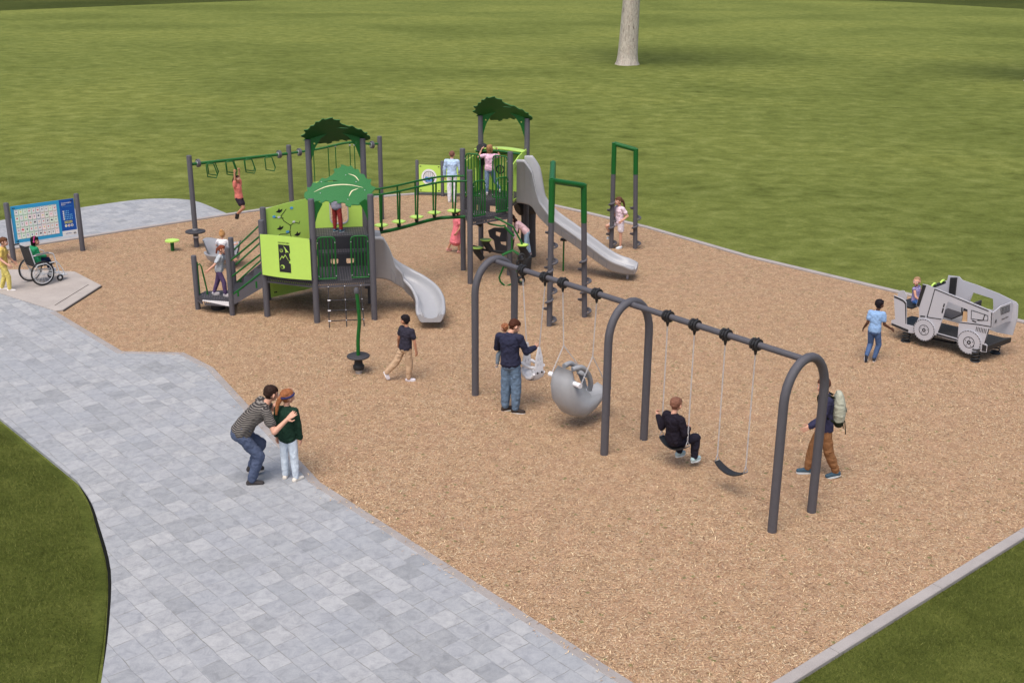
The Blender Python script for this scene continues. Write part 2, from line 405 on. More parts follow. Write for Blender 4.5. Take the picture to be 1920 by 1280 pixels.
# the dark ground beyond, the lawn, the wood chip bed
sheet('ground', [(-900, -60), (900, -60), (900, 1500), (-900, 1500)], -0.30, M_FAR)
lawn_edge = [(-110, -30), (-105, 60), (-86, 115), (-64.7, 148.2), (-39.9, 182.3), (-12, 206), (24, 214), (57.5, 201), (74.5, 172.6), (98, 125), (112, 60), (112, -30)]
sheet('lawn', bez([(x, y, 0) for x, y in lawn_edge], 6), -0.035, M_GRASS)
chip_px = [(1450, 1280), (1920, 990)]
chip = [G(*q) for q in chip_px]
e = (chip[1] - chip[0]).normalized()
chip = [chip[0] - e * 4.0, chip[1] + e * 6.5] + [Vector((14.4, 20.4, 0))] + [G(*q) for q in ((1920, 607), (1400, 483), (1210, 428), (1090, 399), (1000, 379), (870, 366), (785, 365), (700, 371), (560, 385), (430, 404), (230, 435), (0, 472))] + [Vector((-17.5, 27.6, 0)), Vector((-16.5, 24.6, 0))]
chip_poly_far = chip[1:-2]
left_edge = [G(*q) for q in ((40, 507), (140, 511), (190, 537), (105, 585), (230, 660), (345, 662), (400, 690), (600, 905), (1185, 1280))]
e2 = (left_edge[-1] - left_edge[-2]).normalized()
_d = left_edge[-1] - chip[1]; _k = (_d.x * e2.y - _d.y * e2.x) / (e.x * e2.y - e.y * e2.x)
corner = chip[1] + e * _k; chip[0] = corner
chip_poly = chip + left_edge
sheet('wood_chip_bed', chip_poly, 0.0, M_CHIP)
# pavers: front path and rear path
path_px = [(0, 545), (105, 585), (230, 660), (345, 662), (400, 690), (600, 905), (1185, 1280)]
pth = [Vector((-19, 30.0, 0)), G(0, 525), G(40, 507), G(105, 585)] + left_edge[4:] + [corner + e2 * 9.0]
lw = [G(*q) for q in ((190, 1280), (204, 1180), (208, 1070), (186, 985), (170, 940), (145, 903), (0, 785))]
lw2 = [lw[0] + (lw[0] - lw[1]) * 6] + bez(lw[:6], 4) + [lw[6], lw[6] + (lw[6] - lw[5]) * 3]
sheet('path', pth + lw2, 0.016, M_PAVE, 0.05)
rear = [G(0, 471), G(230, 434), G(430, 403), G(395, 388), G(368, 378), G(340, 374), G(300, 373), G(250, 376), G(150, 390), G(0, 414), Vector((-22, 31.6, 0)), Vector((-22, 27.0, 0))]
sheet('rear_path', rear[:2] + rear[2:4] + bez(rear[3:10], 3)[1:] + rear[10:], 0.012, M_PAVE, 0.04)
# gap shade between the front lawn and the slab, painted as a dark strip
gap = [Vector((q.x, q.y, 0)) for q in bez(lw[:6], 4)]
sheet('gap_shade_strip', gap + [q + Vector((-0.05 * math.sin(math.pi * min(1, i / (len(gap) - 1.0) * 1.0)) ** 0.8 - 0.0, 0, 0)) for i, q in enumerate(gap)][::-1][1:-1], -0.010, GAP_SHADE)
# the darker lawn pieces next to the camera
sheet('near_lawn', [Vector((-30, 4, 0)), Vector((-30, 34, 0))] + [q + Vector((-0.06, 0, 0)) for q in lw2[::-1]], -0.020, M_GRASS2)
rl = [chip[0] + Vector((0.12, -0.10, 0)), chip[1] + Vector((0.12, -0.10, 0))]
sheet('near_lawn', [rl[0], rl[1], Vector((15.0, 20.0, 0)), Vector((26, 18.0, 0)), Vector((26, 2, 0)), corner + e2 * 9], -0.020, M_GRASS2)
# ramp slab
r0 = [G(40, 507), G(140, 511), G(190, 537), G(118, 583), G(105, 585), G(-10, 548), Vector((-13.6, 26.2, 0)), Vector((-14.0, 27.4, 0))]
sheet('ramp', r0, 0.030, CONC, 0.03)
mb = MB(); a_, b_ = G(103, 575), G(166, 536); dd = (b_ - a_).normalized(); nn = Vector((-dd.y, dd.x, 0))
mb.box((a_ + b_) / 2 + ZV * 0.032, dd * ((b_ - a_).length / 2), nn * 0.008, ZV * 0.003); struct(mb.build('ramp_joint', conc_mat('joint_filler', lin((84, 78, 74)))))
mb = MB(); a_, b_ = G(118, 584), G(190, 538)
dd = (b_ - a_).normalized(); nn = Vector((-dd.y, dd.x, 0))
mb.box((a_ + b_) / 2 + ZV * 0.012 - nn * 0.015, dd * ((b_ - a_).length / 2), nn * 0.010, ZV * 0.016); struct(mb.build('ramp_joint', conc_mat('joint_filler', lin((84, 78, 74)))))
# kerbs, laid in lengths with joints
def kerb(pts, wd, z, side=1, seg=2.4, name='kerb', m=KERB):
    mb = MB(); L = len(pts)
    nrm = []
    for i in range(L):
        t_ = ((pts[min(i + 1, L - 1)] - pts[max(i - 1, 0)])).normalized(); nrm.append(Vector((-t_.y, t_.x, 0)) * side)
    for i in range(L - 1):
        a, b2 = pts[i], pts[i + 1]; l = (b2 - a).length; k = max(1, round(l / seg))
        for j in range(k):
            f0 = j / k + (0.004 / l if j else 0); f1 = (j + 1) / k - (0.004 / l if j < k - 1 else 0)
            q = [a.lerp(b2, f0), a.lerp(b2, f1)]; n0 = nrm[i].lerp(nrm[i + 1], f0); n1 = nrm[i].lerp(nrm[i + 1], f1)
            A, B_, C_, D_ = q[0], q[1], q[1] + n1 * wd, q[0] + n0 * wd; c = 0.012
            lo = [x + ZV * -0.12 for x in (A, B_, C_, D_)]; up = [A + ZV * (z - c), B_ + ZV * (z - c), C_ + ZV * (z - c), D_ + ZV * (z - c)]
            tp = [A + n0 * c + ZV * z, B_ + n1 * c + ZV * z, C_ - n1 * c + ZV * z, D_ - n0 * c + ZV * z]
            mb.add(lo + up + tp, [(0, 1, 5, 4), (1, 2, 6, 5), (2, 3, 7, 6), (3, 0, 4, 7), (4, 5, 9, 8), (5, 6, 10, 9), (6, 7, 11, 10), (7, 4, 8, 11), (8, 9, 10, 11)])
    return struct(mb.build(name, m))
kerb([chip[0], chip[1]], 0.15, 0.035, -1)
kerb(chip_poly_far[1:], 0.15, 0.045, -1)
kerb([chip[1], chip[2], chip[3]], 0.15, 0.035, -1)
kerb([G(*q) for q in ((105, 585), (230, 660), (345, 662), (400, 690), (600, 905), (1185, 1280))] + [corner], 0.14, 0.024, -1, 1.6, 'kerb_strip', conc_mat('edge_strip', lin((150, 144, 141)), 0.12))

# loose chips lying on the bed near the camera (nobody could count them)
def scatter_chips(n):
    xs = rng.uniform(-7, 9.5, n * 3); ys = 10.2 + 15.5 * rng.power(0.8, n * 3)
    px = np.array([(p.x, p.y) for p in chip_poly]); ok = np.zeros(len(xs), bool); j = len(px) - 1
    for i in range(len(px)):
        c = ((px[i, 1] > ys) != (px[j, 1] > ys)) & (xs < (px[j, 0] - px[i, 0]) * (ys - px[i, 1]) / (px[j, 1] - px[i, 1] + 1e-9) + px[i, 0]); ok ^= c; j = i
    xs = xs[ok][:n]; ys = ys[ok][:n]
    le = np.array([(p.x, p.y) for p in left_edge[4:]]); k = 420; i_ = rng.choice(len(le) - 1, k, p=[.04, .05, .36, .55]); t_ = rng.random(k)[:, None]
    q = le[i_] * (1 - t_) + le[i_ + 1] * t_; q = q + rng.normal(0, .10, (k, 2)) + np.array([-.04, -.04]); ne = len(xs); xs = np.concatenate([xs, q[:, 0]]); ys = np.concatenate([ys, q[:, 1]]); n = len(xs)
    an = rng.uniform(0, 2 * np.pi, n); L = rng.gamma(4, 0.007, n).clip(0.010, 0.085) / 2 * 1.15; W = rng.uniform(0.003, 0.0065, n); tl = rng.normal(0, 0.16, n); cv = rng.uniform(0.002, 0.010, n)
    c, s = np.cos(an), np.sin(an); V = np.zeros((n, 6, 3)); z0 = 0.006 + np.abs(tl) * L; z0[ne:] += .024
    for k, (a, bb, h) in enumerate(((-1, -1, 0), (-1, 1, 0), (0, -1, 1), (0, 1, 1), (1, -1, 0), (1, 1, 0))):
        x = a * L; y = bb * W * (1.0 if a == 0 else 0.55); V[:, k, 0] = xs + x * c - y * s; V[:, k, 1] = ys + x * s + y * c; V[:, k, 2] = z0 + a * L * tl + h * cv
    me = bpy.data.meshes.new('loose_wood_chips'); me.vertices.add(n * 6); me.vertices.foreach_set('co', V.ravel())
    f = np.array([[0, 2, 3, 1], [2, 4, 5, 3]]); F = (f[None] + (np.arange(n) * 6)[:, None, None]).reshape(-1)
    me.loops.add(len(F)); me.loops.foreach_set('vertex_index', F.astype(np.int32)); me.polygons.add(n * 2)
    me.polygons.foreach_set('loop_start', np.arange(0, len(F), 4, dtype=np.int32)); me.update(calc_edges=True)
    at = me.attributes.new('tone', 'FLOAT', 'POINT'); at.data.foreach_set('value', np.repeat(rng.random(n), 6).astype(np.float32))
    m, t, b = nodes_of('chip_wood'); a = N(t, 'ShaderNodeAttribute', attribute_name='tone')
    t.links.new(ramp(t, a.outputs['Fac'], [(0, lin((146, 114, 84))), (0.3, lin((190, 154, 120))), (0.65, lin((210, 178, 142))), (1.0, lin((232, 210, 172)))]), b.inputs['Base Color'])
    b.inputs['Roughness'].default_value = 0.85; b.inputs['Specular IOR Level'].default_value = 0.1
    me.materials.append(m); o = bpy.data.objects.new('loose_wood_chips', me); COL.objects.link(o)
    return struct(o, 'stuff', 'tan wood chips strewn over the play surface', 'wood chips')
scatter_chips(62000)
def scatter_grass(n, polys, tone, hgt=0.035):
    pts = []
    for (x0, x1, y0, y1, poly, share) in polys:
        k = int(n * share); xs = rng.uniform(x0, x1, k); ys = rng.uniform(y0, y1, k); px = np.array([(p.x, p.y) for p in poly]); ok = np.zeros(k, bool); j = len(px) - 1
        for i in range(len(px)):
            c = ((px[i, 1] > ys) != (px[j, 1] > ys)) & (xs < (px[j, 0] - px[i, 0]) * (ys - px[i, 1]) / (px[j, 1] - px[i, 1] + 1e-9) + px[i, 0]); ok ^= c; j = i
        pts.append(np.stack([xs[ok], ys[ok]], 1))
    P = np.concatenate(pts); n = len(P); an = rng.uniform(0, 2 * np.pi, n); h = rng.uniform(0.5, 1.2, n) * hgt; lean = rng.normal(0, 0.6, (n, 2)) * h[:, None]; wd = rng.uniform(0.002, 0.004, n)
    V = np.zeros((n, 3, 3)); V[:, 0, :2] = P + np.stack([np.cos(an), np.sin(an)], 1) * wd[:, None]; V[:, 1, :2] = P - np.stack([np.cos(an), np.sin(an)], 1) * wd[:, None]; V[:, 2, :2] = P + lean
    V[:, :2, 2] = -0.022; V[:, 2, 2] = -0.022 + h
    me = bpy.data.meshes.new('grass_blades'); me.vertices.add(n * 3); me.vertices.foreach_set('co', V.ravel()); me.loops.add(n * 3); me.loops.foreach_set('vertex_index', np.arange(n * 3, dtype=np.int32))
    me.polygons.add(n); me.polygons.foreach_set('loop_start', np.arange(0, n * 3, 3, dtype=np.int32)); me.update(calc_edges=True)
    at = me.attributes.new('tone', 'FLOAT', 'POINT'); at.data.foreach_set('value', np.repeat(rng.random(n), 3).astype(np.float32))
    m, t, b = nodes_of('grass_blade'); a = N(t, 'ShaderNodeAttribute', attribute_name='tone')
    t.links.new(ramp(t, a.outputs['Fac'], [(0, tone[0]), (0.5, tone[1]), (1.0, tone[2])]), b.inputs['Base Color']); b.inputs['Roughness'].default_value = 0.8; b.inputs['Specular IOR Level'].default_value = 0.1
    me.materials.append(m); o = bpy.data.objects.new('grass_blades', me); COL.objects.link(o)
    return struct(o, 'stuff', 'short green grass of the lawn corners near the paving and kerb', 'grass')
scatter_grass(330000, [(-11, -4.4, 10, 19.5, [Vector((-30, 4, 0)), Vector((-30, 34, 0))] + [q + Vector((-0.22, 0, 0)) for q in lw2[::-1]], 0.62),
                       (2.5, 9, 10, 16.5, [rl[0], rl[1], Vector((15, 20, 0)), Vector((26, 18, 0)), Vector((26, 2, 0)), corner + e2 * 9], 0.38)],
              (lin((66, 74, 30)), lin((92, 98, 46)), lin((122, 126, 68))))

# ================================================================== TREES
def bark_mat():
    m, t, b = nodes_of('pale_bark'); tc = N(t, 'ShaderNodeTexCoord')
    mp = N(t, 'ShaderNodeMapping'); mp.inputs['Scale'].default_value = (1.4, 1.4, 0.42); t.links.new(tc.outputs['Object'], mp.inputs[0])
    n = noise(t, mp.outputs[0], 3.0, 6, 1.6, 0.62); n2 = noise(t, mp.outputs[0], 9, 6, 0.8, 0.7)
    col = ramp(t, n, [(0.30, lin((112, 98, 88))), (0.42, lin((184, 172, 160))), (0.5, lin((206, 198, 186))), (0.58, lin((176, 160, 150))), (0.68, lin((226, 218, 200)))])
    col = mixc(t, 1.0, col, ramp(t, n2, [(0.3, (0.62, 0.6, 0.58)), (0.5, (1, 1, 1)), (0.75, (1.1, 1.1, 1.08))]), 'MULTIPLY')
    t.links.new(col, b.inputs['Base Color']); b.inputs['Roughness'].default_value = 0.85
    bp = N(t, 'ShaderNodeBump'); bp.inputs['Distance'].default_value = 0.06; t.links.new(n2, bp.inputs['Height']); t.links.new(bp.outputs[0], b.inputs['Normal'])
    return m
BARK = bark_mat()
LEAF = cloth('tree_leaf', (0.055, 0.085, 0.03), var=0.4)
def gum_tree(loc, r, h, label, seed):
    rr = random.Random(seed); t = thing('gum_tree', label, 'tree', loc, 'gum trees on the far lawn'); B = Vector(loc)
    mb = MB(); n = 26; vs = []; hs_ = [-0.3, 0.0, 0.25, 0.7, 1.6, 3, 5, 7.5, 9.5]; prof = [1.28, 1.2, 1.04, 0.98, 0.93, 0.88, 0.80, 0.7, 0.6]
    for z, p_ in zip(hs_, prof):
        for j in range(n):
            a = 2 * math.pi * j / n; fl = 1 + (0.05 * math.sin(3 * a + 1) + 0.035 * math.sin(7 * a)) * (1.3 if z < 0.6 else 0.7)
            vs.append(B + Vector((r * p_ * fl * math.cos(a) + 0.03 * z, r * p_ * fl * math.sin(a), z)))
    mb.add(vs, [(i * n + j, i * n + (j + 1) % n, (i + 1) * n + (j + 1) % n, (i + 1) * n + j) for i in range(len(hs_) - 1) for j in range(n)], 0, True)
    top = B + Vector((0.28, 0, 9.3)); tips = []
    for k in range(7):
        a = k * 0.9 + rr.random(); l = rr.uniform(4, 7.5); d = Vector((math.cos(a), math.sin(a), rr.uniform(0.6, 1.5))).normalized()
        q = [top, top + d * l * 0.5 + Vector((0, 0, 0.3)), top + d * l + Vector((math.cos(a), math.sin(a), 0.4)) * 1.2]
        mb.tube(bez(q, 4), [r * 0.45 * (1 - i / 10.0) + 0.05 for i in range(9)], 10); tips += [q[1], q[2]]
    child(mb, 'trunk', BARK, t)
    # leaf clumps: many small faces in the volume round the limb tips
    V = []; F = []
    cl = []
    for q in tips:
        for _ in range(5): cl.append((q + Vector((rr.gauss(0, 1.3), rr.gauss(0, 1.3), rr.gauss(0.5, 1.0))), rr.uniform(0.7, 1.6)))
    for c, cr in cl:
        for _ in range(260):
            d = Vector((rr.gauss(0, 1), rr.gauss(0, 1), rr.gauss(0, 1))).normalized() * cr * rr.random() ** 0.45
            p_ = c + Vector((d.x, d.y, d.z * 0.7)); a = Vector((rr.gauss(0, 1), rr.gauss(0, 1), rr.gauss(0, 1))).normalized(); b_ = a.cross(Vector((rr.gauss(0, 1), rr.gauss(0, 1), rr.gauss(0, 1)))).normalized()
            o = len(V); V += [p_ - a * 0.13, p_ + b_ * 0.05, p_ + a * 0.13, p_ - b_ * 0.05]; F.append((o, o + 1, o + 2, o + 3))
    mb = MB(); mb.add(V, F); child(mb, 'crown', LEAF, t)
gum_tree((8.1, 83.4, -0.03), 0.72, 20, 'stout pale barked tree standing alone on the lawn far behind the slide', 3)
gum_tree((33.6, 74.2, -0.03), 0.72, 20, 'pale barked tree whose root flare just enters the picture at the right edge', 5)

# ================================================================== PLAY STRUCTURE
ps = thing('play_structure', 'large green and grey climbing structure with two leaf roofed towers, slides and a stepping bridge', 'play structure', tuple(T(0, 0)))
POSTR = 0.068
ccap = 0.0
def post(u, v, h, r=POSTR, parent=ps, z0=-0.3):
    a = T(u, v, z0); b_ = T(u, v, h); mb = MB()
    mb.tube([a, b_ - ZV * 0.02, b_ - ZV * 0.005, b_], [r, r, r * 0.93, r * 0.75], 20)
    o = child(mb, 'post', POST, parent)
    return o
C30, S30 = math.cos(math.radians(30)), 0.5
PST = {'P1': (-C30, .5, 2.18), 'P2': (0, 0, 2.74), 'P3': (1, 0, 2.80), 'Q1': (-C30, 1.5, 2.19), 'Q2': (0, 1, 1.60), 'Q3': (1, 1, 1.62), 'R2': (0, 2, 3.6), 'R3': (1, 2, 3.6),
       'plA': (-2.11, 1.12, 1.25), 'plB': (-1.48, .66, 1.55), 'plC': (-1.46, 1.36, 1.56),
       'F1': (3, 3, 3.1), 'F2': (3, 2, 2.80), 'F3': (3.5, 3.87, 3.74), 'F4': (3.87, 2.5, 3.1), 'F5': (4.37, 3.37, 3.74)}
for k, (u, v, h) in PST.items(): post(u, v, h, POSTR if not k.startswith('pl') else 0.06)
def uvfn(z0): return lambda a, b_, o: T(a, b_, z0 + o)
def deck(poly, z, th=0.06, name='deck'):
    """a perforated deck: dark plate with a skirt and rows of slots"""
    mb = MB(); mb.prism(poly, uvfn(z), -th, 0.0)
    # slots as shallow proud dark ribs: rows of raised bars across the plate
    us = [p[0] for p in poly]; vs = [p[1] for p in poly]
    def inside(x, y):
        c = False; j = len(poly) - 1
        for i in range(len(poly)):
            if (poly[i][1] > y) != (poly[j][1] > y) and x < (poly[j][0] - poly[i][0]) * (y - poly[i][1]) / (poly[j][1] - poly[i][1]) + poly[i][0]: c = not c
            j = i
        return c
    y = min(vs) + 0.06
    while y < max(vs) - 0.03:
        x = min(us) + 0.05
        while x < max(us) - 0.03:
            if inside(x - .03, y - .04) and inside(x + .03, y + .04) and inside(x - .03, y + .04) and inside(x + .03, y - .04):
                mb.box(T(x, y, z + 0.003), TD * 0.012, TN * 0.055, ZV * 0.004, 1)
            x += 0.045
        y += 0.13
    # ribbed skirt
    n = len(poly)
    for i in range(n):
        a = T(*poly[i], z); b_ = T(*poly[(i + 1) % n], z); l = (b_ - a).length; k = int(l / 0.045); d = (b_ - a).normalized(); nn = Vector((d.y, -d.x, 0))
        for j in range(1, k):
            mb.box(a + d * (l * j / k) + nn * 0.006 - ZV * 0.07, d * 0.009, nn * 0.007, ZV * 0.055, 2)
        mb.box((a + b_) / 2 - ZV * 0.115, d * (l / 2 - 0.05), nn * 0.018, ZV * 0.018, 2)
    return child(mb, name, [DECK, mat('deck_rib', (0.085, 0.078, 0.088), 0.5), POST], ps)
deck([(-C30, .5), (0, 0), (1, 0), (1, 1), (0, 1), (0, 2), (-C30, 1.5)], 0.92)
deck([(0, 1.30), (1, 1.30), (1, 2), (0, 2)], 1.52)
deck([(0.04, 1.0), (.96, 1.0), (.96, 1.30), (0.04, 1.30)], 1.22, 0.05, 'step')
deck([(3, 2), (3.87, 2.5), (3, 3)], 1.58)
deck([(3, 3), (3.87, 2.5), (4.37, 3.37), (3.5, 3.87)], 1.86)
deck([(-2.11, 1.12), (-1.99, 0.86), (-1.48, .66), (-1.46, 1.36), (-1.98, 1.36)], 0.33, 0.05, 'transfer_platform')
# wall plane given by two (u,v) points: local (metres along, z, offset)
def wall(a, b_):
    A = T(*a); B_ = T(*b_); d = (B_ - A).normalized(); n = Vector((d.y, -d.x, 0)); L = (B_ - A).length
    return (lambda s, z, o=0.0: Vector((A.x, A.y, 0)) + d * s + n * o + ZV * z), L, d, n
def rrect(x0, y0, x1, y1, r=0.05, n=4):
    out = []
    for cx, cy, a0 in ((x1 - r, y0 + r, -90), (x1 - r, y1 - r, 0), (x0 + r, y1 - r, 90), (x0 + r, y0 + r, 180)):
        for i in range(n + 1):
            a = math.radians(a0 + 90 * i / n); out.append((cx + r * math.cos(a), cy + r * math.sin(a)))
    return out
def ell(cx, cy, rx, ry, n=16, a0=0): return [(cx + rx * math.cos(2 * math.pi * i / n + a0), cy + ry * math.sin(2 * math.pi * i / n + a0)) for i in range(n)]
# risers with hand holes
for (a, b_, z0, z1) in (((0, 1.0), (1, 1.0), 0.90, 1.20), ((3, 3), (3.87, 2.5), 1.50, 1.84)):
    f, L, d, n = wall(a, b_); mb = MB()
    mb.prism(rrect(0.08, z0, L - 0.08, z1, 0.03), f, 0.0, 0.03, holes=[rrect(L * .30, z0 + .07, L * .30 + .17, z1 - .09, .04), rrect(L * .58, z0 + .07, L * .58 + .17, z1 - .09, .04)])
    child(mb, 'riser_panel', DECK, ps)
f, L, d, n = wall((0, 1.30), (1, 1.30)); mb = MB(); mb.prism(rrect(0.08, 1.22, L - .08, 1.50, .02), f, 0, 0.02); child(mb, 'riser_panel', DECK, ps)

# barred gates
def gate(a, b_, s0, s1, z0, z1, bars, rr_=0.019, curve='r'):
    f, L, d, n = wall(a, b_); mb = MB(); rc = 0.08
    out = [f(s0, z0, 0), f(s0, z1 - rc, 0), f(s0 + rc * .3, z1 - rc * .3, 0), f(s0 + rc, z1, 0), f(s1 - rc, z1, 0), f(s1 - rc * .3, z1 - rc * .3, 0), f(s1, z1 - rc, 0), f(s1, z0, 0)]
    mb.tube(out, rr_, 8); mb.tube([f(s0, z0, 0), f(s1, z0, 0)], rr_, 8)
    for i in range(bars):
        s = s0 + (s1 - s0) * (i + 1) / (bars + 1); mb.tube([f(s, z0, 0), f(s, z1 - .005, 0)], 0.0145, 6)
    for z in (z0 + .06, z1 - .12):
        for s in (s0, s1): mb.sphere(f(s, z, 0.02), 0.012, 1, 6, 4)
    return child(mb, 'guard_rail', [GREEN, STEEL], ps)
gate((0, 0), (1, 0), 0.09, 0.46, 0.98, 1.90, 4); gate((0, 0), (1, 0), 0.80, 1.16, 0.98, 1.90, 4)
gate((3, 2), (3.87, 2.5), 0.10, 0.46, 1.66, 2.50, 4); gate((3, 2), (3.87, 2.5), 0.82, 1.17, 1.66, 2.50, 4)
gate((3, 3), (3.87, 2.5), 0.08, 0.46, 1.95, 2.98, 4); gate((3, 3), (3.87, 2.5), 0.80, 1.18, 1.95, 2.98, 4)
gate((0, 1), (0, 2), 0.12, 0.50, 1.0, 1.98, 0, 0.017)
gate((0, 1), (0, 2), 0.60, 0.80, 1.56, 2.1, 0, 0.017)

# lime panels
def art_mountain(mb, f, o=0.016, mi=1):
    x0, x1, zb, zt = 0.50, 0.78, 1.12, 1.73
    cut = [(x0, zb), (x1, zb + .0), (x1, zb + .20), (x1 - .05, zb + .22), (x1 - .02, zb + .28), (x1, zt - .33), (x1 - .03, zt - .2), (x1, zt - .16), (x1 - .01, zt), (x0, zt)]
    h1 = ell(x0 + .07, zt - .13, .045, .045, 10); h2 = [(x0 + .02, zt - .36), (x0 + .08, zt - .27), (x0 + .11, zt - .31), (x0 + .16, zt - .24), (x0 + .25, zt - .38), (x0 + .24, zt - .34), (x0 + .16, zt - .20), (x0 + .11, zt - .27), (x0 + .08, zt - .235), (x0 + .01, zt - .34)]
    h3 = ell(x0 + .08, zb + .12, .055, .05, 12)
    mb.prism(cut, f, o, o + .004, holes=[h1, h2, h3], mi=mi)
    mb.prism([(x0 + .13, zt - .02), (x0 + .25, zt - .16), (x0 + .20, zt - .15), (x0 + .18, zt - .18), (x0 + .17, zt - .11)], f, o + .004, o + .007, mi=0)
    mb.prism(ell(x0 + .07, zt - .14, .016, .016, 8), f, o + .004, o + .007, mi=mi)
    for a in range(4): mb.prism(ell(x0 + .07 + .026 * math.cos(a * .8 + .4), zt - .13 + .028 * math.sin(a * .8 + .4), .009, .009, 6), f, o + .004, o + .007, mi=mi)
    mb.prism(ell(x0 + .065, zb + .115, .03, .026, 8), f, o + .004, o + .007, mi=mi); mb.prism([(x0 + .08, zb + .04), (x0 + .10, zb + .04), (x0 + .09, zb + .13)], f, o + .004, o + .007, mi=mi)
f0, L, d, n = wall((-C30, .5), (0, 0))
def fb(s, z, o=0.0): return f0(s, z, o + 0.10 + 0.07 * math.sin(math.pi * max(0, min(1, s / L))))
mb = MB(); kx = 10
xs = [0.02 + (L - .04) * i / kx for i in range(kx + 1)]
top = [(x, 1.89 + 0.03 * math.sin(math.pi * x / L)) for x in xs[::-1]]; poly = [(x, 0.99) for x in xs] + top
# bulged sheet built as strips so that it really curves
for i in range(kx):
    a, b_ = xs[i], xs[i + 1]; za, zb_ = 1.89 + .03 * math.sin(math.pi * a / L), 1.89 + .03 * math.sin(math.pi * b_ / L)
    V = [fb(a, .99, 0), fb(b_, .99, 0), fb(b_, zb_, 0), fb(a, za, 0), fb(a, .99, .014), fb(b_, .99, .014), fb(b_, zb_, .014), fb(a, za, .014)]
    fs = [(0, 3, 2, 1), (4, 5, 6, 7), (0, 1, 5, 4), (3, 7, 6, 2)]
    if i == 0: fs.append((0, 4, 7, 3))
    if i == kx - 1: fs.append((1, 2, 6, 5))
    mb.add(V, fs, 0)
art_mountain(mb, fb)
for s, z in ((0.03, 1.86), (0.03, 1.0), (L - .03, 1.86), (L - .03, 1.0)): mb.box(f0(s, z, .06), d * .02, n * .05, ZV * .035, 2)
pn = child(mb, 'play_panel', [LIME, BLACK, POST], ps, 'bulging lime panel with a black mountain, paw and sun picture')
put_text('MOUNTAIN', 0.05, fb(0.50, 1.755, .016), d, ZV, BLACK, pn, 0.27)
# tall back panel with the twig picture, and the low wall beneath the deck
f, L2, d, n = wall((-C30, 1.5), (0, 2)); mb = MB()
mb.prism([(.03, 1.0), (L2 - .03, 1.0), (L2 - .03, 2.24), (L2 * .5, 2.20), (.03, 2.13)], f, -.03, -.015)
o1, o2 = -.015, -.011
def stroke(mb, f, pts, w, o, mi, h=.004):
    for i in range(len(pts) - 1):
        a = Vector((*pts[i], 0)); b_ = Vector((*pts[i + 1], 0)); dd = (b_ - a).normalized(); q = Vector((-dd.y, dd.x, 0)) * w / 2; a -= dd * w * .3; b_ += dd * w * .3
        mb.prism([(a - q)[:2], (b_ - q)[:2], (b_ + q)[:2], (a + q)[:2]], f, o + .0003 * (i % 3), o + h + .0003 * (i % 3), mi=mi)
tw = [(.68, 1.18), (.70, 1.36), (.66, 1.52), (.70, 1.66), (.52, 1.80), (.46, 1.92), (.60, 2.06)]
stroke(mb, f, tw, .014, o1, 1); stroke(mb, f, [(.52, 1.86), (.40, 1.88), (.30, 1.90)], .012, o1, 1); stroke(mb, f, [(.69, 1.67), (.80, 1.72), (.92, 1.68), (.94, 1.73)], .012, o1, 1)
stroke(mb, f, [(.69, 1.52), (.58, 1.48), (.42, 1.50), (.34, 1.46)], .012, o1, 1)
for x, z in ((.28, 1.93), (.60, 1.53), (.74, 2.07)): mb.prism(ell(x, z, .045, .03, 8), f, o1 + .004, o1 + .008, mi=3)
for x, z in ((.40, 1.90), (.78, 1.74), (.34, 1.46)): mb.prism(ell(x, z, .04, .025, 8), f, o1 + .004, o1 + .008, mi=2)
for x, z in ((.42, 2.03), (.42, 1.63), (.86, 1.42)):
    mb.prism([(x - .09, z), (x - .03, z + .03), (x, z + .08), (x + .02, z + .03), (x + .09, z + .05), (x + .06, z - .01), (x + .0, z - .035)], f, o1, o2, mi=1)
child(mb, 'play_panel', [LIME, BLACK, WHITE, mat('sky_blue', (0.12, 0.42, 0.75), 0.4)], ps, 'tall lime panel with birds on a black twig')
mb = MB(); mb.prism([(.03, .86), (L2 - .03, .86), (L2 - .03, .10), (.03, .07)], f, .06, .08)
for x, z in ((.13, .50), (.17, .50), (.13, .18), (.17, .18), (L2 - .10, .42)): mb.prism(ell(x, z, .018, .018, 8), f, .08, .088, mi=1)
child(mb, 'low_wall', [LIME, BLACK], ps)
# window panel at the back of the first tower
f, L, d, n = wall((0, 2), (1, 2)); mb = MB()
hole = rrect(.42, 1.60, .86, 2.42, .13)
mb.prism([(.07, 1.50), (L - .07, 1.50), (L - .07, 2.60), (L * .5, 2.68), (.07, 2.60)], f, -.01, .01, holes=[hole])
hi = rrect(.44, 1.62, .84, 2.40, .12); mb.prism(hole, f, -.022, .022, holes=[hi], mi=1)
child(mb, 'window_panel', [LIME, PANELG], ps)
mb = MB(); mb.box(f((L) / 2, 1.47, 0.0), d * (L / 2 - .05), n * .025, ZV * .05); child(mb, 'deck_beam', DECK, ps)

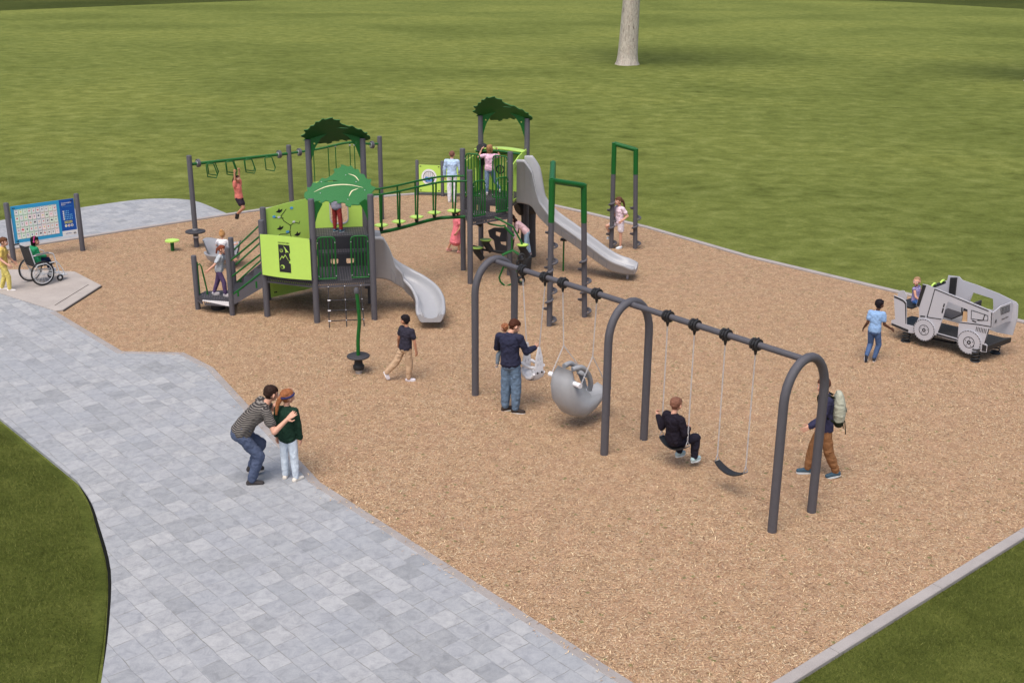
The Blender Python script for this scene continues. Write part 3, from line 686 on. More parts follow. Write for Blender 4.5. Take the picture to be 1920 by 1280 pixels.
# steps up from the transfer platform
a0 = T(-1.47, .66); a1 = T(-1.46, 1.36); b0 = T(-C30, .5); b1 = T(-C30, 1.5)
for i, (A, B_) in enumerate(((a0, b0), (a1, b1))):
    mb = MB(); s = Vector(((B_ - A).y, -(B_ - A).x, 0)).normalized() * (0.02 if i == 0 else -0.02)
    q = [A + ZV * .22, B_ + ZV * .70, B_ + ZV * .98, A + ZV * .44]
    mb.add([x - s for x in q] + [x + s for x in q], [(3, 2, 1, 0), (4, 5, 6, 7), (0, 1, 5, 4), (1, 2, 6, 5), (2, 3, 7, 6), (3, 0, 4, 7)])
    st = child(mb, 'stair_side', POST, ps)
mb = MB()
for k in range(3):
    t_ = (k + .6) / 3.3; z = .33 + (.92 - .33) * (k + 1) / 4; c0 = a0.lerp(b0, t_); c1 = a1.lerp(b1, t_); dd = (b0 - a0).normalized()
    mb.box((c0 + c1) / 2 + ZV * z, (c1 - c0) * .48, Vector((dd.x, dd.y, 0)) * .12, ZV * .02)
child(mb, 'stair_tread', DECK, ps)
for i, (A, B_) in enumerate(((a0, b0), (a1, b1))):
    mb = MB()
    for za, zb_ in ((1.22, 1.86), (.86, 1.46), (.45, 1.06)):
        mb.tube([A + ZV * za, B_ + ZV * zb_], .021, 8)
    child(mb, 'handrail', GREEN, ps)
    mb = MB(); mb.tube([A + ZV * .40 + (B_ - A) * .2 + ZV * .05, A + ZV * .50 + (B_ - A) * .2 + ZV * .05], .03, 8); child(mb, 'rail_bracket', GREEN, ps); mb = MB(); mb.tube([A + ZV * .55 + (B_ - A) * .75 + ZV * .1, A + ZV * .68 + (B_ - A) * .75 + ZV * .12], .03, 8); child(mb, 'rail_bracket', GREEN, ps)
mb = MB(); p_ = T(-2.11, 1.12)
q = p_ + TD * .09; mb.tube([p_ + ZV * 1.02 + TD * .06, q + ZV * 1.05 + TD * .03, q + ZV * .98 + TD * .06, q + TD * .14 + ZV * .42, q + TD * .14 + ZV * .30], .018, 8); mb.tube([p_ + TD * .065 + ZV * .35, p_ + TD * .065 + ZV * 1.1], .016, 8); child(mb, 'grab_handle', GREEN, ps)
f, L, d, n = wall((-1.99, .86), (-1.48, .66)); mb = MB(); mb.prism([(.0, .31), (L, .31), (L, .20), (0, .29)], f, .0, .02); child(mb, 'platform_trim', WHITE, ps)
mb = MB(); mb.tube([T(-1.75, 1.1, -.1), T(-1.75, 1.1, .28)], [.16, .16], 14); child(mb, 'platform_support', BLACK, ps)

# cargo net
mb = MB(); R_ = .012
top = [T(u, -.04, .83) for u in (.22, .50, .78)]; bot = [T(u, -.34, -.02) for u in (.20, .50, .80)]
for a, b_ in zip(top, bot): mb.tube([a, b_], R_, 6)
for t_ in (.34, .58, .82):
    q = [a.lerp(b_, t_) for a, b_ in zip(top, bot)]; mb.tube(q, R_, 6)
nt_ = child(mb, 'cargo_net', ROPE, ps)
for t_ in (0.02, .34, .58, .82):
    for i, (a, b_) in enumerate(zip(top, bot)):
        mb = MB(); c = a.lerp(b_, t_)
        if i == 0 and t_ > .1: mb.tube([c - TD * .02, c + TD * .04], .015, 8)
        else: mb.sphere(c, .014, 0, 8, 6)
        child(mb, 'clamp', WHITE, nt_)

# ---- slides
def slide(pts, hts, wid, name_label, ribs=True, n=6):
    path = bez(pts, n); m_ = len(path); hh = []
    for i in range(m_):
        x = i / n; k = min(int(x), len(hts) - 2); t_ = x - k; hh.append(hts[k] * (1 - t_) + hts[k + 1] * t_)
    rings = []
    for i in range(m_):
        t_ = (path[min(i + 1, m_ - 1)] - path[max(i - 1, 0)]); tl = Vector((t_.x, t_.y, 0)).normalized(); s = Vector((tl.y, -tl.x, 0)); h = hh[i]; q_ = m_ - 1 - i; w = wid * (1 if q_ > 4 else (.80, .91, .96, .985, .995)[q_])
        up = ZV if h > .4 else (ZV * .8 + Vector((-t_.x, -t_.y, 0)).normalized() * (-t_.normalized().z) * .0 + ZV * .2)
        P = [(-w - .05, h - .06), (-w - .055, h - .01), (-w - .03, h + .02), (-w + .01, h + .015), (-w + .03, h - .03), (-w + .045, .12), (-w + .08, .03), (-w + .16, 0), (0, -.005)]
        P = P + [(-x, z) for x, z in P[:-1][::-1]]
        out = [(w + .035, h - .07), (w + .02, -.05), (w - .02, -.09), (-w + .02, -.09), (-w - .02, -.05), (-w - .035, h - .07)]
        rings.append([path[i] + s * x + up * z for x, z in P + out])
    k = len(rings[0]); mb = MB(); vs = [v for r in rings for v in r]
    fs = [(i * k + j, (i + 1) * k + j, (i + 1) * k + (j + 1) % k, i * k + (j + 1) % k) for i in range(m_ - 1) for j in range(k)]
    mb.add(vs, fs, 0, True); mb.add(rings[0], [tuple(range(k))]); mb.add(rings[-1], [tuple(range(k - 1, -1, -1))])
    sl = child(mb, 'slide', SLIDE, ps, name_label)
    return sl, path, rings
c1 = [T(1.04, .5, .92), T(1.20, .5, .90), T(1.42, .52, .76), T(1.68, .47, .60), T(1.90, .22, .45), T(1.97, -.12, .33), T(1.95, -.44, .28), T(1.92, -.72, .26)]
sl1, pa, rg = slide(c1, [.86, .86, .36, .22, .19, .18, .15, .07], .27, 'short curved grey slide on the near tower')
# trace lines on the outer side of the curved slide
mb = MB()
for i0 in (9, 14):
    a = rg[i0]; b_ = rg[i0 + 3]; q = [a[17].lerp(a[18], .1), a[17].lerp(a[18], .75)]
    mb.tube([a[18], a[17] * .3 + a[18] * .7 + ZV * .08, b_[17] * .3 + b_[18] * .7 + ZV * .07, b_[18]], .006, 5)
child(mb, 'moulded_rib', mat('slide_seam', (.2, .2, .22)), sl1)
s0 = T(4.12, 2.94); dirs = (T(4.12 + C30, 2.94 - .5) - s0).normalized(); e0 = G(1188, 503, .28); e0.z = 0
dd = (e0 - s0); L = Vector((dd.x, dd.y, 0)).length; hd = Vector((dd.x, dd.y, 0)).normalized()
def sp(t_, z): return s0 + hd * (L * t_) + ZV * z
s0 = s0 + dirs * .06
c2 = [s0 + dirs * .0 + ZV * 1.86, s0 + dirs * .20 + ZV * 1.85, s0 + dirs * .40 + ZV * 1.78, s0 + dirs * .46 + hd * .12 + ZV * 1.52, sp(.30, 1.24), sp(.48, .92), sp(.64, .62), sp(.76, .40), sp(.84, .31), sp(.92, .28), sp(1.0, .27)]
sl2, pa, rg2 = slide(c2, [.98, 1.0, .80, .34, .24, .22, .21, .20, .18, .15, .07], .29, 'long straight grey slide down from the far tower')
mb = MB()
for i0 in (21, 27, 33, 39):
    a, b_ = rg2[i0], rg2[i0 + 4]
    A1, A0, B1, B0 = a[17].lerp(a[18], .25), a[17].lerp(a[18], .92), b_[17].lerp(b_[18], .25), b_[17].lerp(b_[18], .92)
    sd_ = (a[17] - a[0]).normalized() * .006
    mb.tube([A0 + sd_, A1 + sd_, B1 + sd_, B0 + sd_], .006, 5)
child(mb, 'moulded_rib', mat('slide_seam', (.2, .2, .22)), sl2)
mb = MB(); c = sp(.93, 0); mb.tube([c - ZV * .2, c + ZV * .18], .03, 10); mb.box(c + ZV * .18, hd * .16, Vector((-hd.y, hd.x, 0)) * .2, ZV * .012); child(mb, 'slide_foot', PANELG, ps)
mb = MB(); c = G(1056, 508); mb.tube([c - ZV * .2, c + ZV * .80], .022, 8); mb.box(c + ZV * .82, hd * .08, Vector((-hd.y, hd.x, 0)) * .05, ZV * .03, 1); child(mb, 'slide_support', [GREEN, BLACK], ps)
# hood sides of the far slide: lime frames, and the far tower's lime walls
f, L, d, n = wall((3.87, 2.5), (4.37, 3.37)); mb = MB()
mb.prism([(.08, 1.80), (L - .08, 1.80), (L - .06, 2.98), (L * .5, 2.90), (.08, 2.72)], f, -.01, .012, holes=[[(.22, 1.87), (L - .22, 1.87), (L - .22, 2.62), (L * .5, 2.78), (.22, 2.62)]])
for s in (.15, L - .15): mb.prism(rrect(s - .025, 2.0, s + .025, 2.5, .024), f, .012, .018, mi=1); mb.prism(rrect(s - .013, 2.02, s + .013, 2.48, .012), f, .018, .021, mi=0)
child(mb, 'slide_entry_panel', [LIME, BLACK], ps)
f, L, d, n = wall((3.5, 3.87), (4.37, 3.37)); mb = MB()
mb.prism([(.07, 1.86), (L - .07, 1.86), (L - .07, 2.88), (.07, 2.88)], f, -.012, .012, holes=[rrect(.16, 2.2, .30, 2.75, .06), rrect(.52, 2.0, .78, 2.75, .06)])
child(mb, 'play_panel', LIME, ps, 'lime wall with two cut openings at the back of the far tower')
mb = MB(); k = 10
for i in range(k):
    a, b_ = -.02 + (L + .04) * i / k, -.02 + (L + .04) * (i + 1) / k; ha, hb = .05 * math.sin(math.pi * i / k), .05 * math.sin(math.pi * (i + 1) / k)
    q = [f(a, 2.93 + ha, -.05), f(b_, 2.93 + hb, -.05), f(b_, 2.96 + hb, .40), f(a, 2.96 + ha, .40)]
    mb.add(q + [x - ZV * .02 for x in q], [(0, 1, 2, 3), (7, 6, 5, 4), (3, 2, 6, 7), (0, 4, 5, 1), (0, 3, 7, 4), (1, 5, 6, 2)])
child(mb, 'canopy_shelf', LIME, ps)
mb = MB(); mb.tube([f(.02, 2.90, .40), f(L * .5, 2.95, .40), f(L - .02, 2.90, .40)], .03, 8); mb.tube([f(.3, 2.86, .2), f(L * .5, 2.88, .38), f(L - .3, 2.86, .2)], .016, 8); child(mb, 'arched_tube', GREEN, ps)
f, L, d, n = wall((3, 3), (3.5, 3.87)); mb = MB(); mb.prism([(.07, 1.86), (L - .07, 1.86), (L - .07, 2.85), (.07, 2.75)], f, -.012, .012, holes=[rrect(.25, 2.1, .42, 2.6, .05), rrect(.75, 2.0, .9, 2.5, .05)])
child(mb, 'play_panel', LIME, ps, 'lime side wall of the far tower')
mb = MB(); mb.sphere(T(3.52, 3.70, 2.93), .13, 0, 14, 10, (1, 1, 1.15)); mb.tube([T(3.52, 3.70, 2.93), T(3.42, 3.50, 3.0)], [.07, .09], 12); mb.tube([T(3.52, 3.74, 2.5), T(3.52, 3.74, 2.9)], .04, 8); child(mb, 'periscope', BLACK, ps)
mb = MB(); f, L, d, n = wall((3, 3), (3.87, 2.5))
mb.tube(arcpts(f(L * .72, 2.6, -.25), .10, 0, 2 * math.pi, 14, d, ZV)[:-1], .018, 6, closed=True); mb.tube([f(L * .72, 2.5, -.25), f(L * .72, 2.7, -.25)], .014, 6); child(mb, 'steering_wheel', BLACK, ps)

# ---- leaf roofs
LE = [(-1.0, -.28), (-.97, -.08), (-.90, .02), (-.90, .12), (-.78, .14), (-.72, .28), (-.56, .30), (-.46, .44), (-.30, .42), (-.18, .52), (-.13, .80), (.0, .82), (.08, 1.0), (.24, .93), (.36, .97), (.44, .84), (.56, .82), (.60, .68), (.72, .60), (.76, .44), (.92, .42), (.88, .22), (1.02, .06), (.93, -.14), (.96, -.34), (.80, -.42), (.76, -.62), (.62, -.64), (.54, -.80), (.38, -.82), (.26, -.92), (.12, -.84), (.04, -.72), (-.10, -.74), (-.18, -.62), (-.32, -.72), (-.42, -.60), (-.56, -.68), (-.66, -.56), (-.80, -.62), (-.88, -.48)]
def leafroof(c, ex, ey, tilt, hx, hy_, arch, seedk, label, under=False):
    """ex along the midrib, ey across; tilt in radians about ex (positive lifts +ey)"""
    ex = ex.normalized(); ey = ey.normalized()
    def P(x, y, o=0.0):
        X = x * hx; Y = y * hy_; nrm = (ZV * math.cos(tilt) - ey * math.sin(tilt))
        z = -arch * (x * x)
        return c + ex * X + ey * (Y * math.cos(tilt)) + ZV * (Y * math.sin(tilt) + z) + nrm * o
    # serrate the outline
    o = []
    for i in range(len(LE)):
        a = Vector((*LE[i], 0)); b_ = Vector((*LE[(i + 1) % len(LE)], 0)); o.append(a[:2]); m_ = (a + b_) / 2; nn = Vector((-(b_ - a).y, (b_ - a).x, 0)).normalized(); o.append((m_ - nn * (.052 if i % 2 else -.016))[:2])
    o = [tuple(q) for q in o]
    slot = [(-.45, .245), (-.30, .275), (-.12, .28), (.0, .22), (-.10, .235), (-.30, .235)]
    # fine triangulation: strips across x so that the sheet bends
    mb = MB(); bm_pts = []
    import bmesh
    bm = bmesh.new(); loops = [o, slot]; flat = [p for l in loops for p in l]
    tris = tessellate_polygon([[Vector((p[0], p[1], 0)) for p in l] for l in loops]); vv = [bm.verts.new((p[0], p[1], 0)) for p in flat]
    for t_ in tris:
        try: bm.faces.new([vv[i] for i in t_])
        except ValueError: pass
    for k in range(-9, 10): bmesh.ops.bisect_plane(bm, geom=bm.verts[:] + bm.edges[:] + bm.faces[:], plane_co=(k / 10 + .003, 0, 0), plane_no=(1, 0, 0))
    for k in range(-4, 5): bmesh.ops.bisect_plane(bm, geom=bm.verts[:] + bm.edges[:] + bm.faces[:], plane_co=(0, k / 5 + .003, 0), plane_no=(0, 1, 0))
    bmesh.ops.recalc_face_normals(bm, faces=bm.faces[:])
    bm.verts.index_update(); V = [v.co.copy() for v in bm.verts]; F = [tuple(v.index for v in f_.verts) for f_ in bm.faces]
    if bm.faces[0].normal.z < 0: F = [tuple(reversed(q)) for q in F]
    be = [(e_.verts[0].index, e_.verts[1].index) for e_ in bm.edges if len(e_.link_faces) == 1]; bm.free(); n_ = len(V)
    mb.add([P(v.x, v.y, .008) for v in V] + [P(v.x, v.y, -.008) for v in V], F + [tuple(n_ + i for i in reversed(q)) for q in F] + [(a, b_, n_ + b_, n_ + a) for a, b_ in be])
    for i in range(len(F), 2 * len(F)): mb.m[i] = 1  # lower faces get the green with shade painted in
    lf = child(mb, 'leaf_roof', [LEAFG, LEAFSHADE], ps, label)
    # light veins, thin strips lying on the sheet
    mb = MB()
    def vein(pts, w0):
        q = bez([Vector((x, y, 0)) for x, y in pts], 5); vs = []
        for i, p_ in enumerate(q):
            t_ = (q[min(i + 1, len(q) - 1)] - q[max(0, i - 1)]).normalized(); s = Vector((-t_.y, t_.x, 0)) * w0 * (math.sin(math.pi * (i + .4) / len(q)) ** .6)
            vs += [P(p_.x + s.x, p_.y + s.y, .013), P(p_.x - s.x, p_.y - s.y, .013)]
        mb.add(vs, [(2 * i, 2 * i + 1, 2 * i + 3, 2 * i + 2) for i in range(len(q) - 1)])
    vein([(-.72, -.16), (-.40, .0), (-.05, .06), (.30, .05), (.66, -.04)], .020); vein([(.52, -.10), (.34, -.22), (.24, -.46)], .016); vein([(.28, .56), (.46, .46), (.56, .26)], .016)
    child(mb, 'leaf_vein', VEIN, lf)
    for x, y in ((-.5, .25), (.2, .5), (-.55, -.25), (.2, -.6), (.7, -.15), (.48, .2)):
        mb = MB(); mb.sphere(P(x, y, .012), .013, 0, 6, 4); child(mb, 'bolt', STEEL, lf)
    return P
def bracket(a, b_, z0, zt, off, hm=1.0):
    """arched, holed brackets springing from two posts"""
    A = T(*a); B_ = T(*b_); d = (B_ - A).normalized(); L = (B_ - A).length
    for sgn, S in ((1, A), (-1, B_)):
        mb = MB()
        def f_(x, z, o, S=S, sgn=sgn): return S + d * (sgn * x) + ZV * z + off * (x / (L / 2)) + Vector((-d.y, d.x, 0)) * o
        H = L / 2
        if hm < 1:
            poly = [(.06, z0), (.13, z0 + .22), (.24, z0 + .42), (.12, z0 + .50), (.06, z0 + .46)]; holes = []
        else:
            poly = [(.06, z0), (.16, z0 + .30), (.30, zt - .26), (H - .01, zt - .04), (H - .01, zt + .10), (.26, zt - .02), (.06, z0 + .50)]
            holes = [ell(.15, z0 + .40, .024, .024, 8), ell(.26, zt - .15, .024, .024, 8), ell(.38, zt - .06, .022, .022, 8), ell(.48, zt - .01, .018, .018, 8)]
        mb.prism(poly, f_, -.008, .008, holes=holes); child(mb, 'roof_bracket', GREEN, ps)
bracket((0, 0), (1, 0), 2.20, 2.90, TN * .0, .5)
leafroof(T(.50, .42, 2.88), TD, TN, .50, .76, .74, .07, 1, 'leaf roof lying lowest, over the front deck of the near tower, seen from above')
bracket((0, 2), (1, 2), 3.10, 3.88, -TN * .10)
leafroof(T(.52, 1.90, 3.79), -TD, -TN, .80, .78, .50, .10, 2, 'leaf roof on the tall posts of the near tower, seen from below')
ff = (T(4.37, 3.37) - T(3.5, 3.87)).normalized(); fn = Vector((-ff.y, ff.x, 0))
bracket((3.5, 3.87), (4.37, 3.37), 3.24, 4.02, -fn * .10)
leafroof(T(3.94, 3.62, 3.94) - fn * .14, -ff, -fn, .80, .78, .50, .10, 3, 'leaf roof crowning the far tower')

# ---- stepping bridge (S shaped in plan)
def S_(u):
    t_ = min(1, max(0, (u - 1.25) / 1.3)); t_ = t_ * t_ * (3 - 2 * t_) * .4 + t_ * .6; return 1.58 + (2.62 - 1.58) * t_
us = [1.0 + 2.0 * i / 16 for i in range(17)]
for o in (-.26, .26):
    mb = MB(); mb.tube([T(u, S_(u) - .10 + o, 2.47) for u in us], .024, 8); child(mb, 'bridge_rail', GREEN, ps)
mb = MB(); mb.tube([T(u, S_(u), 1.49) for u in us[1:]], .042, 10); child(mb, 'bridge_beam', GREEN, ps)
for i, u in enumerate((1.27, 1.62, 1.99, 2.37, 2.77)):
    mb = MB(); c = T(u, S_(u), 1.655); A_ = math.radians(30)
    hexp = [(.17 * math.cos(k * math.pi / 3), .17 * math.sin(k * math.pi / 3)) for k in range(6)]
    mb.prism(hexp, lambda a, b_, o, c=c: c + TD * a + TN * b_ + ZV * o, -.012, .012)
    stp = child(mb, 'stepping_pod', LIME, ps)
    mb = MB(); mb.tube([c - ZV * .15, c - ZV * .013], [.035, .06], 10); child(mb, 'pod_stem', BLACK, stp)
    mb = MB()
    for o in (-.26, .26):
        r0 = T(u, S_(u) - .10 + o, 2.47); mb.tube([r0, r0 - ZV * .12, c + TN * (o * TS * .62) + ZV * -.02], .021, 8)
    child(mb, 'hanger', GREEN, ps)

# ---- climber below the far tower
mb = MB()
f, L, d, n = wall((3.35, 2.75), (4.1, 2.60))
pl = Plane(T(3.6, 2.9), (1, 0, 0))
def pf(pl): return lambda a, z, o: pl.P(a, z, o)
rock = [(915, 432), (926, 427), (958, 427), (966, 440), (962, 470), (950, 478), (930, 474), (926, 450), (918, 444)]
mb = MB(); mb.prism([pl.at(*q) for q in rock], pf(pl), -.02, .02, holes=[[pl.at(*q) for q in ((930, 434), (939, 436), (937, 444), (930, 441))], [pl.at(*q) for q in ((938, 453), (949, 453), (949, 461), (940, 458))]])
child(mb, 'rock_climbing_panel', mat('dark_panel', (.06, .06, .068), .5), ps)
cl = Plane(T(3.75, 2.25), (1, -.1, 0))
def cp(px, py, o=0.0):
    a, z = cl.at(px, py); return cl.P(a, z, o)
mb = MB()
mb.tube([cp(908, 411), cp(918, 420), cp(940, 424), cp(948, 423)], .024, 8); mb.tube([cp(908, 411), cp(930, 408), cp(962, 425)], .026, 8); mb.tube([cp(946, 425), cp(964, 443)], .030, 8)
mb.tube([cp(962, 425), cp(978, 455), cp(981, 466)], .022, 8)
mb.tube([cp(960, 445), cp(960, 468), cp(941, 478)], .026, 8); mb.tube([cp(960, 468), cp(974, 477)], .026, 8)
child(mb, 'climber_tube', GREEN, ps)
hx = Plane(T(3.72, 1.75), (1, .0, 0))
def hp(px, py): a, z = hx.at(px, py); return hx.P(a, z)
mb = MB(); mb.tube([hp(*q) for q in ((943, 478), (945, 498), (936, 520), (938, 528), (948, 537), (960, 532), (969, 510), (969, 500))], .024, 8)
mb.tube([hp(*q) for q in ((973, 478), (968, 505), (972, 525), (977, 530))], .022, 8); mb.tube([hp(945, 500), hp(951, 502)], .024, 8); mb.tube([hp(943, 478), hp(962, 470), hp(973, 478)], .024, 8)
child(mb, 'hexagon_loop', GREEN, ps)
for q in ((905, 454, 921, 452), (976, 459, 968, 462), (888, 469, 884, 470)):
    mb = MB(); c = cp(q[0] + 4, q[1], -.25 if q[0] < 950 else 0); mb.prism(ell(0, 0, .15, .13, 6), lambda a, b_, o, c=c: c + Vector((a, b_, o)), -.012, .012)
    sp_ = child(mb, 'stepping_pod', LIME, ps); mb = MB(); mb.tube([c - ZV * .013, c - ZV * .10, c + Vector((.14, 0, -.30))], [.13, .09, .07], 10); child(mb, 'pod_stem', BLACK, sp_)
mb = MB(); mb.tube([cp(884, 466, -.3), cp(905, 474, -.3), cp(935, 476, -.2), cp(950, 474, -.1)], [.02, .03, .035, .02], 8); child(mb, 'climber_arm', BLACK, ps)
mb = MB()
for i, (px, py) in enumerate(((978, 482), (975, 492), (976, 503), (974, 514), (977, 525))):
    mb.tube(arcpts(hp(px, py), .075, 0, 2 * math.pi, 12, Vector((.95, .3, 0)), ZV)[:-1], .032, 8, closed=True)
child(mb, 'tyre_climber', BLACK, ps)
mb = MB(); sq_ = G(985, 480, .39); sq_.z = 0; mb.lathe(sq_, [(.0, .39), (.15, .39), (.17, .36), (.14, .0)], 16); child(mb, 'step_stump', BLACK, ps)
c = G(990, 480, 0)
mb = MB(); tr = [(.22, -.1), (.20, .5), (.19, 1.0), (.22, 1.4), (.20, 1.5)]
mb.lathe(c, tr, 18); tk = child(mb, 'climbing_stump', mat('dark_stump', (.05, .05, .056), .65, .25, bump=.03, fine=30), ps)
mb = MB(); cc_ = G(984, 386, 1.42); mb.tube([cc_ + Vector((-.20, -.12, -.04)), cc_ + Vector((-.17, -.10, -.03)), cc_ + Vector((.02, 0, .0)), cc_ + Vector((.24, .12, -.04))], [.15, .21, .24, .20], 16); child(mb, 'crawl_drum', BLACK, ps)
mb = MB(); mb.tube([cp(892, 417), cp(900, 421), cp(905, 414)], [.05, .08, .05], 10); child(mb, 'under_deck_box', BLACK, ps)

# ================================================================== SWINGS
SA = -0.86365075; SD = Vector((math.cos(SA), math.sin(SA), 0)); SN = Vector((-SD.y, SD.x, 0)); SO = Vector((-0.66635, 19.37351, 0)); SL = 3.35452; SW = 0.92867; ZB = 2.44
def sw(t_, z, o=SW / 2): return SO + SD * t_ + SN * o + ZV * z
fr = thing('swing_frame', 'dark grey three arch swing frame with eight black hangers on its beam', 'swing frame', tuple(SO))
for k in range(3):
    t_ = SL * k; mb = MB(); H = 2.50; ra = SW / 2
    lft = [sw(t_, -.3, 0), sw(t_, 1.2, .0), sw(t_, H - ra * 1.25, .0)]
    arc = [sw(t_, H - ra * 1.25 + ra * 1.25 * math.sin(a), ra - ra * math.cos(a)) for a in [math.pi * i / 14 for i in range(1, 14)]]
    mb.tube(lft + arc + [sw(t_, H - ra * 1.25, SW), sw(t_, 1.2, SW), sw(t_, -.3, SW)], .066, 16); child(mb, 'arch', POST, fr)
mb = MB(); mb.tube([sw(0, ZB + .02), sw(SL * 2, ZB + .02)], .048, 14); child(mb, 'top_beam', POST, fr)
HT = (.76, 1.34, 1.79, 2.60, 4.15, 4.69, 5.28, 5.83)
for t_ in HT:
    mb = MB()
    for o in (-.045, .0, .045): mb.tube([sw(t_ + o - .016, ZB + .02), sw(t_ + o + .016, ZB + .02)], [.088, .088], 12)
    for a in range(6):
        q = sw(t_, ZB + .02) + SN * (.09 * math.cos(a)) + ZV * (.09 * math.sin(a)); mb.sphere(q, .018, 0, 6, 4)
    mb.tube([sw(t_, ZB - .07), sw(t_, ZB - .14)], [.03, .016], 8); child(mb, 'beam_hanger', BLACK, fr)
def chain(a, b_, parent, r=.009):
    a = Vector(a); b_ = Vector(b_); L = (b_ - a).length; k = max(2, int(L / .055)); mb = MB(); d = (b_ - a).normalized()
    x = d.cross(SN).normalized(); y = d.cross(x)
    for i in range(k):
        c = a + (b_ - a) * ((i + .5) / k); s = x if i % 2 else y; h = L / k * .62
        mb.tube([c - d * h, c - d * h * .5 + s * r, c + d * h * .5 + s * r, c + d * h, c + d * h * .5 - s * r, c - d * h * .5 - s * r], .0042, 5, closed=True)
    return child(mb, 'chain', CHAIN, parent)
zt = ZB - .13
# toddler bucket
bk = thing('toddler_swing', 'white bucket toddler swing with pointed perforated sides beside the man in jeans', 'swing', tuple(sw(1.05, .56)))
chain(sw(.76, zt), sw(.88, 1.14), bk); chain(sw(1.34, zt), sw(1.22, 1.14), bk)
for t_, s in ((.885, -1), (1.225, 1)):
    def ff_(x, z, o, t_=t_, s=s): return sw(t_, z, SW / 2 + x) + SD * (o + (z - .6) * (-.02) * s)
    mb = MB(); out = [(-.085, .66), (-.09, .82), (-.07, .98), (-.02, 1.16), (.02, 1.16), (.07, .98), (.09, .82), (.085, .66)]
    hl = [ell(x, z, .012, .04, 8) for x, z in ((-.035, .82), (.035, .82), (-.03, .93), (.03, .93), (0, 1.04))]
    mb.prism(out, ff_, -.012, .012, holes=hl); sdp = child(mb, 'side_panel', WHITE, bk)
    for x in (-.05, .05): mb = MB(); mb.sphere(ff_(x, .69, .016 * s), .020, 0, 8, 6); child(mb, 'bolt_cap', BLACK, sdp)
mb = MB(); k = 10; V = []; F = []
for j, o in enumerate((-.11, -.04, .04, .11)):
    for i in range(k + 1):
        a = math.pi * i / k; t_ = 1.055 - .185 * math.cos(a); z = .70 - .17 * math.sin(a) ** .8 + (.02 if abs(o) > .08 else 0); V.append(sw(t_, z, SW / 2 + o))
for j in range(3): F += [(j * (k + 1) + i, j * (k + 1) + i + 1, (j + 1) * (k + 1) + i + 1, (j + 1) * (k + 1) + i) for i in range(k)]
n_ = len(V); mb.add(V + [v - ZV * .03 for v in V], F + [tuple(n_ + x for x in reversed(q)) for q in F], 0, True)
for o in (-.11, .11):
    mb.tube([sw(.88, .80, SW / 2 + o), sw(.97, .78, SW / 2 + o * 1.15), sw(1.14, .78, SW / 2 + o * 1.15), sw(1.22, .80, SW / 2 + o)], .028, 8); mb.tube([sw(.885, .68, SW / 2 + o), sw(.95, .59, SW / 2 + o * 1.05), sw(1.05, .55, SW / 2 + o * 1.05), sw(1.15, .59, SW / 2 + o * 1.05), sw(1.22, .68, SW / 2 + o)], .03, 8)
child(mb, 'bucket_seat', WHITE, bk)
# moulded high backed swing: faces away (+N)
mo = thing('moulded_swing', 'big grey moulded high backed swing with a harness bar, tilted back on forked chains', 'swing', tuple(sw(2.2, .3)))
tc = 2.22
def mp_(t_, y, z): return sw(tc + t_, z, SW / 2 + y)      # y: towards the field (front of the seat)
secs = []   # sweep from head top down the back, round the seat, to the feet
cl_ = [(-.34, 1.14, .17, .06), (-.40, 1.00, .22, .10), (-.38, .82, .26, .14), (-.32, .62, .27, .18), (-.18, .43, .265, .19), (.02, .32, .25, .18), (.22, .35, .23, .13), (.40, .43, .21, .09), (.56, .51, .19, .07), (.66, .56, .17, .05)]
V = []; F = []; n = 20
P_ = [Vector((0, y, z)) for y, z, _, _ in cl_]
for i, (y, z, hw, dp) in enumerate(cl_):
    t_ = (P_[min(i + 1, len(P_) - 1)] - P_[max(i - 1, 0)]).normalized(); up = Vector((0, -t_.z, t_.y)) if True else ZV   # normal pointing to the sitter
    for j in range(n):
        a = 2 * math.pi * j / n; x = math.cos(a) * hw; h = math.sin(a)
        d_ = (.10 + .05 * abs(math.cos(a)) ** 2 * 1.0) * h * (1 if h < 0 else 0) * dp / .12 + (abs(x) / hw) ** 3 * (.05 + .27 * max(0, math.sin(math.pi * min(1, max(0, i - .6) / 7.4))) if h >= 0 else .05)
        q = P_[i] + up * d_ ; V.append(mp_(x, q.y, q.z))
F = [(i * n + j, i * n + (j + 1) % n, (i + 1) * n + (j + 1) % n, (i + 1) * n + j) for i in range(len(cl_) - 1) for j in range(n)]
mb = MB(); mb.add(V, F + [tuple(range(n)), tuple(range((len(cl_) - 1) * n + n - 1, (len(cl_) - 1) * n - 1, -1))], 0, True); child(mb, 'shell_seat', SWGREY, mo)
mb = MB()
mb.tube(bez([mp_(-.10, -.24, 1.12), mp_(-.13, -.06, 1.12), mp_(-.12, .10, .98), mp_(-.10, .20, .78), mp_(-.06, .22, .62)], 4), .045, 8)
mb.tube(bez([mp_(.10, -.24, 1.12), mp_(.13, -.06, 1.12), mp_(.12, .10, .98), mp_(.10, .20, .78), mp_(.06, .22, .62)], 4), .045, 8); mb.tube([mp_(-.12, .12, .92), mp_(.12, .12, .92)], .045, 8)
child(mb, 'harness_bar', mat('harness_grey', (.30, .31, .33), .45), mo)
for s, t0 in ((-1, 1.79), (1, 2.60)):
    sp0 = sw(t0 + .05 * -s, 1.36); chain(sw(t0, zt), sp0, mo)
    e1 = mp_(s * .36, -.28, .93); e2_ = mp_(s * .22, .50, .64); chain(sp0, e1, mo); chain(sp0, e2_, mo)
    mb = MB(); mb.tube([mp_(s * .20, -.31, .92), mp_(s * .38, -.31, .92)], [.04, .045], 10); child(mb, 'pivot_sleeve', WHITE, mo)
